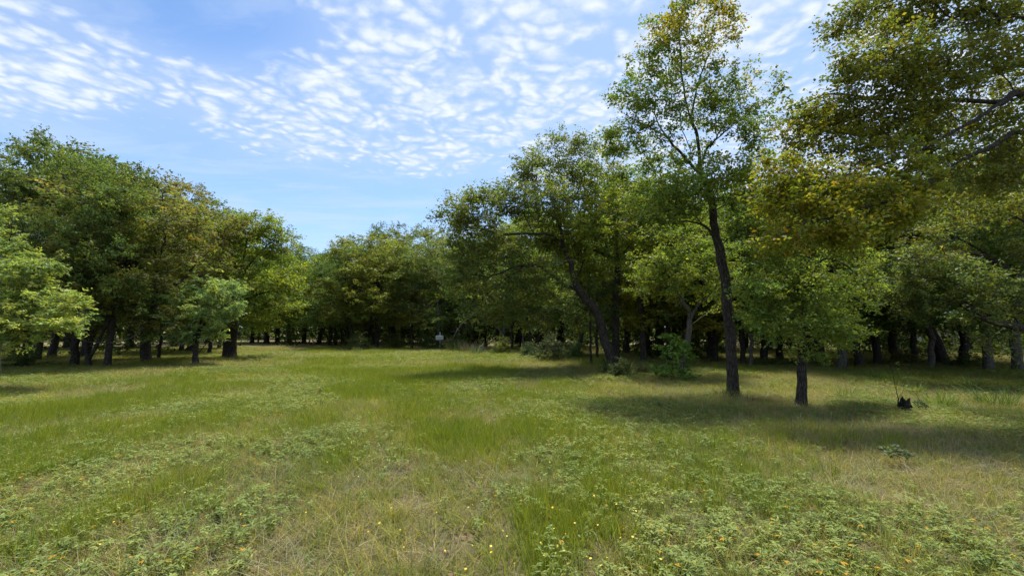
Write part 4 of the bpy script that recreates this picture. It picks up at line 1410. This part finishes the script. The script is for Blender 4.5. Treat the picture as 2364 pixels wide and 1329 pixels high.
# fallen sticks and litter at the foot of the tall tree
for i, (px, py, L, az, lab) in enumerate([(1618, 902, .7, 10, "pale dry stick on the grass left of the tall slender tree"),
                                          (1712, 925, .5, 150, "thin stick lying at the foot of the tall slender tree"),
                                          (1700, 915, .45, 40, "short curved stick leaning on the tall slender tree's foot"),
                                          (1855, 952, .35, 100, "thin pale stalk standing before the small tree's trunk")]):
    g2 = G(px, py)
    a = R(az)
    up = .3 if i == 3 else .04
    stick("fallen_stick", [np.array((0, 0, .03)), np.array((math.cos(a) * L / 2, math.sin(a) * L / 2, .05 + up / 2)), np.array((math.cos(a) * L * .9, math.sin(a) * L * .9, .03 + up))],
          .012, .006, M_DEAD, lab, "stick", (g2[0], g2[1], float(gz(g2[0], g2[1]))))
blade_clump("grass_clump", 1680, 914, .28, 120, (.06, .09, .03), "dark tufted grass at the left foot of the tall slender tree", w=.012, spread=.2, lean=.6, seed=21)
blade_clump("dry_weeds", 1712, 922, .22, 160, (.16, .10, .06), "brown dead grass heaped at the foot of the tall slender tree", "weeds", w=.010, spread=.3, lean=.9, seed=22)


# ------------------------------------------------------------------ mailbox-like white box on its pole, in front of the grey tree
M_WHITE = plain_material("weathered_white_paint", (.62, .64, .64), (.74, .75, .74), 5, .55)
M_GREYP = plain_material("grey_panel", (.40, .42, .43), (.50, .52, .53), 6, .6)


def box_verts(x0, x1, y0, y1, z0, z1, bev):
    """chamfered box"""
    import bmesh
    bm = bmesh.new()
    bmesh.ops.create_cube(bm, size=1)
    for v in bm.verts:
        v.co = ((x0 + x1) / 2 + v.co.x * (x1 - x0), (y0 + y1) / 2 + v.co.y * (y1 - y0), (z0 + z1) / 2 + v.co.z * (z1 - z0))
    bmesh.ops.bevel(bm, geom=bm.edges[:], offset=bev, segments=3, affect='EDGES')
    me = bpy.data.meshes.new("box")
    bm.to_mesh(me)
    bm.free()
    return me


def mailbox():
    Yb = 35.5
    k = Yb / F_PX
    c = P(1015, 779, Yb)
    gx, z0 = c[0], float(gz(c[0], Yb))
    e = empty("white_box", (gx, Yb, z0), "white box with a grey louvred front on a slim pole before the grey tree", "utility box")
    w, h = 17 * k, 10 * k
    zc = c[2] - z0
    body = box_verts(-w / 2, w / 2, -.12, .12, zc - h / 2, zc + h / 2, .035)
    obj("box_body", body, e, M_WHITE)
    obj("front_panel", box_verts(-w / 2 + .06, w / 2 - .06, -.128, -.118, zc - h / 2 + .055, zc + h / 2 - .125, .003), e, M_GREYP)
    for j in range(1):
        obj("louvre", box_verts(-w / 2 + .07, w / 2 - .07, -.14, -.119, zc + h / 2 - .115, zc + h / 2 - .085, .004), e, M_GREYP)
    q = Grown()
    q.pos = np.array([(-.0, 0.16, -.2), (0, .16, zc), (0, .16, zc + 9 * k + .08)]); q.r = np.array([.04, .04, .04])
    v, f = tubes(q, [np.arange(3)])
    obj("pole", np_mesh("pole", v, f, smooth=True), e, M_WHITE)
    cap = box_verts(-.052, .052, .108, .212, zc + 9 * k + .08, zc + 9 * k + .12, .01)
    obj("pole_cap", cap, e, M_WHITE)


mailbox()


# ------------------------------------------------------------------ pale buildings glimpsed beyond the right woods
def far_house(px, Y, w, d, h, label, rz):
    x = (px - W_PX / 2) / F_PX * Y
    e = empty("far_house", (x, Y, 0), label, "house", None, rz)
    wall = plain_material("pale_siding", (.66, .64, .60), (.74, .72, .68), 2, .8)
    roof = plain_material("brown_shingles", (.14, .11, .09), (.20, .16, .13), 12, .9)
    glass = plain_material("dark_glass", (.03, .035, .04), (.05, .055, .06), 2, .15)
    obj("wall", box_verts(-w / 2, w / 2, -d / 2, d / 2, -.2, h, .02), e, wall)
    hw, hd, rh = w / 2 + .4, d / 2 + .4, h + 1.5
    V = np.array([(-hw, -hd, h + .003), (hw, -hd, h + .003), (hw, hd, h + .003), (-hw, hd, h + .003), (-hw, 0, rh), (hw, 0, rh)])
    obj("roof", np_mesh("roof", V, [np.array([(0, 1, 5, 4), (2, 3, 4, 5), (3, 2, 1, 0)]), np.array([(0, 4, 3), (1, 2, 5)])]), e, roof)
    for i in range(3):
        xx = -w * .32 + i * w * .32
        if i == 1:
            obj("door", box_verts(xx - .5, xx + .5, -d / 2 - .06, -d / 2 - .003, 0, 2.1, .01), e, roof)
        else:
            fr = obj("window", box_verts(xx - .7, xx + .7, -d / 2 - .06, -d / 2 - .003, .9, 2.1, .01), e, wall)
            obj("pane", box_verts(xx - .6, xx + .6, -d / 2 - .075, -d / 2 - .062, 1.0, 2.0, .003), fr, glass)


far_house(2125, 62, 15, 8, 2.8, "pale low house glimpsed between right woods trunks beyond the sapling", 0)
far_house(2262, 66, 11, 8, 2.8, "pale house glimpsed left of the stout grey trunk at right", R(8))


# ------------------------------------------------------------------ meadow cover
def gn_scatter(name, pts, rot, scl, idx, sources, label, cat):
    me = bpy.data.meshes.new(name)
    n = len(pts)
    me.vertices.add(n)
    me.vertices.foreach_set("co", np.asarray(pts, np.float32).ravel())
    a = me.attributes.new("rot", 'FLOAT_VECTOR', 'POINT'); a.data.foreach_set("vector", np.asarray(rot, np.float32).ravel())
    a = me.attributes.new("scl", 'FLOAT_VECTOR', 'POINT'); a.data.foreach_set("vector", np.asarray(scl, np.float32).ravel())
    a = me.attributes.new("idx", 'INT', 'POINT'); a.data.foreach_set("value", np.asarray(idx, np.int32))
    me.update()
    o = bpy.data.objects.new(name, me)
    COL.objects.link(o)
    ng = bpy.data.node_groups.new(name + "_scatter", 'GeometryNodeTree')
    ng.interface.new_socket("Geometry", in_out='INPUT', socket_type='NodeSocketGeometry')
    ng.interface.new_socket("Geometry", in_out='OUTPUT', socket_type='NodeSocketGeometry')
    N, L = ng.nodes, ng.links
    gi, go = N.new('NodeGroupInput'), N.new('NodeGroupOutput')
    iop = N.new('GeometryNodeInstanceOnPoints')
    join = N.new('GeometryNodeJoinGeometry')
    for s in sources:
        oi = N.new('GeometryNodeObjectInfo')
        oi.inputs['Object'].default_value = s
        g2i = N.new('GeometryNodeGeometryToInstance')
        L.new(oi.outputs['Geometry'], g2i.inputs[0])
        L.new(g2i.outputs[0], join.inputs[0])
    def attr(nm, typ):
        nd = N.new('GeometryNodeInputNamedAttribute')
        nd.data_type = typ
        nd.inputs['Name'].default_value = nm
        return nd.outputs['Attribute']
    L.new(gi.outputs[0], iop.inputs['Points'])
    L.new(join.outputs[0], iop.inputs['Instance'])
    iop.inputs['Pick Instance'].default_value = True
    L.new(attr("idx", 'INT'), iop.inputs['Instance Index'])
    L.new(attr("rot", 'FLOAT_VECTOR'), iop.inputs['Rotation'])
    L.new(attr("scl", 'FLOAT_VECTOR'), iop.inputs['Scale'])
    L.new(iop.outputs[0], go.inputs[0])
    md = o.modifiers.new("scatter", 'NODES')
    md.node_group = ng
    tag(o, label, cat, kind="stuff")
    return o


def source(name, me, mat):
    me.materials.append(mat)
    return bpy.data.objects.new(name, me)        # never linked: only its mesh is used


M_GRASS = leaf_material("meadow_grass", 0.36, use_obj=False, base=(.222, .234, .068), rough=.75, wnoise=.18, spec=.06)
M_LUSH = leaf_material("lush_grass", 0.38, use_obj=False, base=(.180, .220, .030), rough=.7, wnoise=.12, spec=.06)
M_STRAW = leaf_material("dry_straw", 0.22, use_obj=False, base=(.285, .240, .135), rough=.8, wnoise=.12, spec=.06)
M_WEED = leaf_material("leafy_weeds", 0.30, use_obj=False, base=(.205, .250, .080), rough=.75, wnoise=.14, spec=.06)
M_LITTER = leaf_material("fallen_leaves", 0.15, use_obj=False, base=(.16, .10, .055), rough=.8)


def weed_mesh(name, seed, h=.13, tiers=5, L=.038, W=.0115):
    rng = np.random.default_rng(seed)
    c, a = [], []
    stems = rng.integers(2, 4)
    for s in range(stems):
        az = rng.uniform(0, 6.28); ln = rng.uniform(.1, .6)
        for t in range(tiers):
            f = (t + 1) / tiers
            p = np.array((math.cos(az) * ln * f * h, math.sin(az) * ln * f * h, h * f * rng.uniform(.85, 1.1)))
            m = 3 if t < tiers - 1 else 7
            for q in range(m):
                aa = rng.uniform(0, 6.28)
                d = np.array((math.cos(aa), math.sin(aa), rng.uniform(-.45, .25)))
                c.append(p + d * L * .5); a.append(d)
    c, a = np.array(c), unit(np.array(a))
    m = len(c)
    nr = rng.normal(0, .3, (m, 3)); nr[:, 2] += 1
    nr = unit(nr - a * (nr * a).sum(1, keepdims=True))
    s = rng.uniform(.7, 1.25, m)
    v = leaf_quads(c, a, nr, L * s, W * s, .25)
    k = np.exp(rng.normal(0, .2, m)); y = np.clip(rng.normal(0, .12, m), -.3, .5)
    dead = rng.random(m) < .02
    col = np.stack([k * (1 + y), k * (1 + .3 * y), k * (1 - .5 * y)], 1)
    col[dead] = np.array((2.1, 1.05, .5))
    return np_mesh(name, v, np.arange(m * 4).reshape(-1, 4), col)


SRC_GRASS = [source("grass_tuft_source", np_mesh("grass_tuft", *blade_arrays(np.random.default_rng(300 + i), 26, .12, .0050, .09, .6, 2)), M_GRASS) for i in range(5)]
SRC_LUSH = [source("lush_tuft_source", np_mesh("lush_tuft", *blade_arrays(np.random.default_rng(320 + i), 44, .18, .0038, .10, .28, 2, .3, .4)), M_LUSH) for i in range(4)]
SRC_STRAW = [source("straw_tuft_source", np_mesh("straw_tuft", *blade_arrays(np.random.default_rng(340 + i), 24, .10, .0036, .11, 1.0, 2, .4, .5)), M_STRAW) for i in range(5)]
SRC_WEED = [source("weed_source", weed_mesh("weed", 360 + i), M_WEED) for i in range(6)]
rl = np.random.default_rng(380)
_c = np.stack([rl.normal(0, .14, 16), rl.normal(0, .14, 16), rl.uniform(.01, .03, 16)], 1)
_a = unit(rl.normal(0, 1, (16, 3)) * np.array((1, 1, .25)))
_n = rl.normal(0, .4, (16, 3)); _n[:, 2] += 1; _n = unit(_n - _a * (_n * _a).sum(1, keepdims=True))
SRC_LITTER = [source("litter_source", np_mesh("litter", leaf_quads(_c, _a, _n, np.full(16, .06), np.full(16, .03), .3), np.arange(64).reshape(-1, 4),
                                               np.exp(rl.normal(0, .35, (16, 1))) * np.ones((16, 3))), M_LITTER)]


def wedge_points(rng, y0, y1, per_m2, half=1.36):
    """random points in the part of the meadow the camera can see, with a margin to either side"""
    area = half * (y1 * y1 - y0 * y0)
    n = int(area * per_m2)
    Y = np.sqrt(rng.uniform(y0 * y0, y1 * y1, n))
    X = rng.uniform(-half, half, n) * Y
    return X, Y


LUSH_SPOTS = [(1040, 1030, .9, 90), (790, 1085, .8, 45), (1200, 1005, .7, 60), (930, 890, .9, 80), (560, 900, .7, 50), (80, 965, .9, 120), (300, 1210, .6, 120), (1290, 1230, .8, 80),
              (1390, 1170, .8, 70), (1440, 1290, .8, 60), (1230, 1310, .8, 60), (880, 870, .7, 60), (1120, 1040, .6, 80), (680, 1000, .5, 80), (1330, 1100, .5, 60), (520, 960, .4, 90), (960, 930, .5, 70), (1180, 920, .4, 60)]
DRY_SPOTS = [(1530, 1240, .9, 40), (1480, 1110, .8, 30), (2150, 1180, .7, 120), (1300, 860, .8, 120), (600, 835, .8, 140), (1850, 1000, .5, 160), (2250, 870, .5, 130), (2340, 1140, .9, 30), (640, 1320, .8, 60),
             (250, 1300, .7, 50), (1130, 1090, .7, 25), (2050, 1010, .6, 120), (1700, 1330, .8, 60), (1180, 870, .5, 90), (2000, 900, .4, 140), (900, 1120, .5, 60), (1000, 1330, .6, 50), (760, 800, .6, 120)]


def spots(X, Y, lst):
    v = np.zeros_like(X)
    for (px, py, a, rad) in lst:
        g = G(px, py)
        sx = rad / F_PX * g[1] * .8
        sy = sx * 1.5 + .15
        v = np.maximum(v, a * np.exp(-((X - g[0]) / sx) ** 2 - ((Y - g[1]) / sy) ** 2))
    return v


def in_woods(X, Y):
    """1 under the trees on either side and beyond the lawn"""
    u = X / Y * F_PX + W_PX / 2
    lim = np.interp(u, [-300, 0, 300, 560, 700, 1000, 1200, 1330, 1450, 1700, 1900, 2364, 2700],
                    [13.5, 15.5, 18.5, 26.5, 33, 36, 33, 27, 22.5, 18.6, 18.0, 16.5, 15.5])
    return np.clip((Y - lim + 1.0 * (vnoise(X, Y, 2.0, 3.3) - .5) * 2) / 2.0, 0, 1)


def meadow():
    rng = np.random.default_rng(900)
    bands = [(2.2, 6.0, 1.0, 1.0), (6.0, 11, .85, 1.15), (11, 20, .50, 1.5), (20, 40, .20, 2.2)]
    acc = {k: [] for k in ("grass", "lush", "straw", "weed", "litter")}
    for (y0, y1, dk, sc) in bands:
        for key, d in (("grass", 95), ("lush", 120), ("straw", 95), ("weed", 105), ("litter", 14)):
            X, Y = wedge_points(rng, y0, y1, d * dk)
            u = rng.random(len(X))
            sl, sd = spots(X, Y, LUSH_SPOTS), spots(X, Y, DRY_SPOTS)
            wd = in_woods(X, Y)
            nl = fbm(X, Y, 2.6, 21.0)
            nd = fbm(X, Y, 3.2, 33.0)
            nw = fbm(X, Y, 2.2, 47.0)
            right = np.clip((X + .5) / 5.0, 0, 1)
            if key == "grass":
                p = .75 - .35 * sd - .2 * right
            elif key == "lush":
                p = np.clip((nl - .52) * 4, 0, .7) * (1 - .75 * right) * .7 + sl * (1.1 if y1 < 12 else .6)
                p = p * (1 - wd)
            elif key == "straw":
                p = np.clip(.15 + (nd - .48) * 2.8 + .42 * right, .05, .95) + .9 * sd
            elif key == "weed":
                p = np.clip((nw - .43) * 4.2 + .08, .02, .95) * (1 - .7 * sl) * (1 - .65 * sd)
                p = p * (1 - .85 * wd)
            else:
                p = .12 + .8 * wd
            keep = u < p
            X, Y = X[keep], Y[keep]
            s = sc * rng.uniform(.65, 1.3, len(X))
            hs = s * rng.uniform(.75, 1.25, len(X))
            if key in ("straw", "grass"):
                hs *= 1 - .25 * in_woods(X, Y)
            acc[key].append(np.stack([X, Y, s, hs], 1))
    src = {"grass": SRC_GRASS, "lush": SRC_LUSH, "straw": SRC_STRAW, "weed": SRC_WEED, "litter": SRC_LITTER}
    txt = {"grass": ("meadow_grass", "short mixed green meadow grass covering the lawn", "grass"),
           "lush": ("lush_grass", "taller bright green feathery grass in patches", "grass"),
           "straw": ("dry_grass", "dry straw-coloured grass scattered through the meadow", "dry grass"),
           "weed": ("leafy_weeds", "low pale green leafy weeds spreading through the meadow", "weeds"),
           "litter": ("fallen_leaves", "brown fallen leaves on the ground under the trees", "leaf litter")}
    for key, lst in acc.items():
        A = np.vstack(lst)
        n = len(A)
        Z = gz(A[:, 0], A[:, 1]) - .008
        pts = np.stack([A[:, 0], A[:, 1], Z], 1)
        rot = np.stack([rng.normal(0, .12, n), rng.normal(0, .12, n), rng.uniform(0, 6.283, n)], 1)
        scl = np.stack([A[:, 2], A[:, 2], A[:, 3] ** .45], 1)
        nm, lab, cat = txt[key]
        print(nm, n)
        gn_scatter(nm, pts, rot, scl, rng.integers(0, len(src[key]), n), src[key], lab, cat)


meadow()


# ------------------------------------------------------------------ yellow wildflowers, one by one
def flowers():
    rng = np.random.default_rng(950)
    ng, npet = [], 6
    V, F = [(0, 0, .002)], []
    for i in range(npet):
        a = 2 * math.pi * i / npet
        d, s = np.array((math.cos(a), math.sin(a))), np.array((-math.sin(a), math.cos(a)))
        k = len(V)
        for r, w, z in ((.004, .002, .001), (.011, .0055, .004), (.017, .003, .002)):
            V += [(*(d * r + s * w), z), (*(d * r - s * w), z)]
        F += [(k, k + 1, k + 3, k + 2), (k + 2, k + 3, k + 5, k + 4)]
    me = np_mesh("yellow_flower", np.array(V), np.array(F))
    mat = plain_material("yellow_petals", (.72, .50, .02), (.78, .58, .05), 30, .6)
    me.materials.append(mat)
    pts = []
    cl = [(1215, 1300, 60, 14), (1300, 1240, 130, 26), (1440, 1180, 60, 14), (1180, 1180, 200, 22), (700, 1190, 120, 12), (900, 1150, 150, 10), (480, 1180, 140, 8), (980, 1240, 150, 10), (1560, 1210, 90, 10),
          (1750, 1160, 140, 8), (1950, 1280, 120, 6), (1420, 1040, 80, 6), (300, 1120, 120, 5), (800, 1050, 100, 5), (1150, 1290, 90, 8)]
    for (cx, cy, s, n) in cl:
        for _ in range(int(n * .75)):
            px, py = rng.normal(cx, s * 1.2), rng.normal(cy, s * .6)
            if 1010 < py < 1345 and -10 < px < 2370:
                pts.append(G(px, py))
    for p in pts:
        o = obj("yellow_flower", me)
        s = rng.uniform(.32, .52)
        z = float(gz(p[0], p[1])) + rng.uniform(.19, .28)
        p = p * (1 - z / CAM_Z)            # lift along the sight line keeps its place in the grass
        o.location = (p[0], p[1], z)
        o.rotation_euler = (rng.normal(.35, .3), rng.normal(0, .3), rng.uniform(0, 6.28))
        o.scale = (s, s, s)
        tag(o, "small bright yellow wildflower among the foreground grass", "wildflower", "yellow wildflowers in the foreground grass")


flowers()
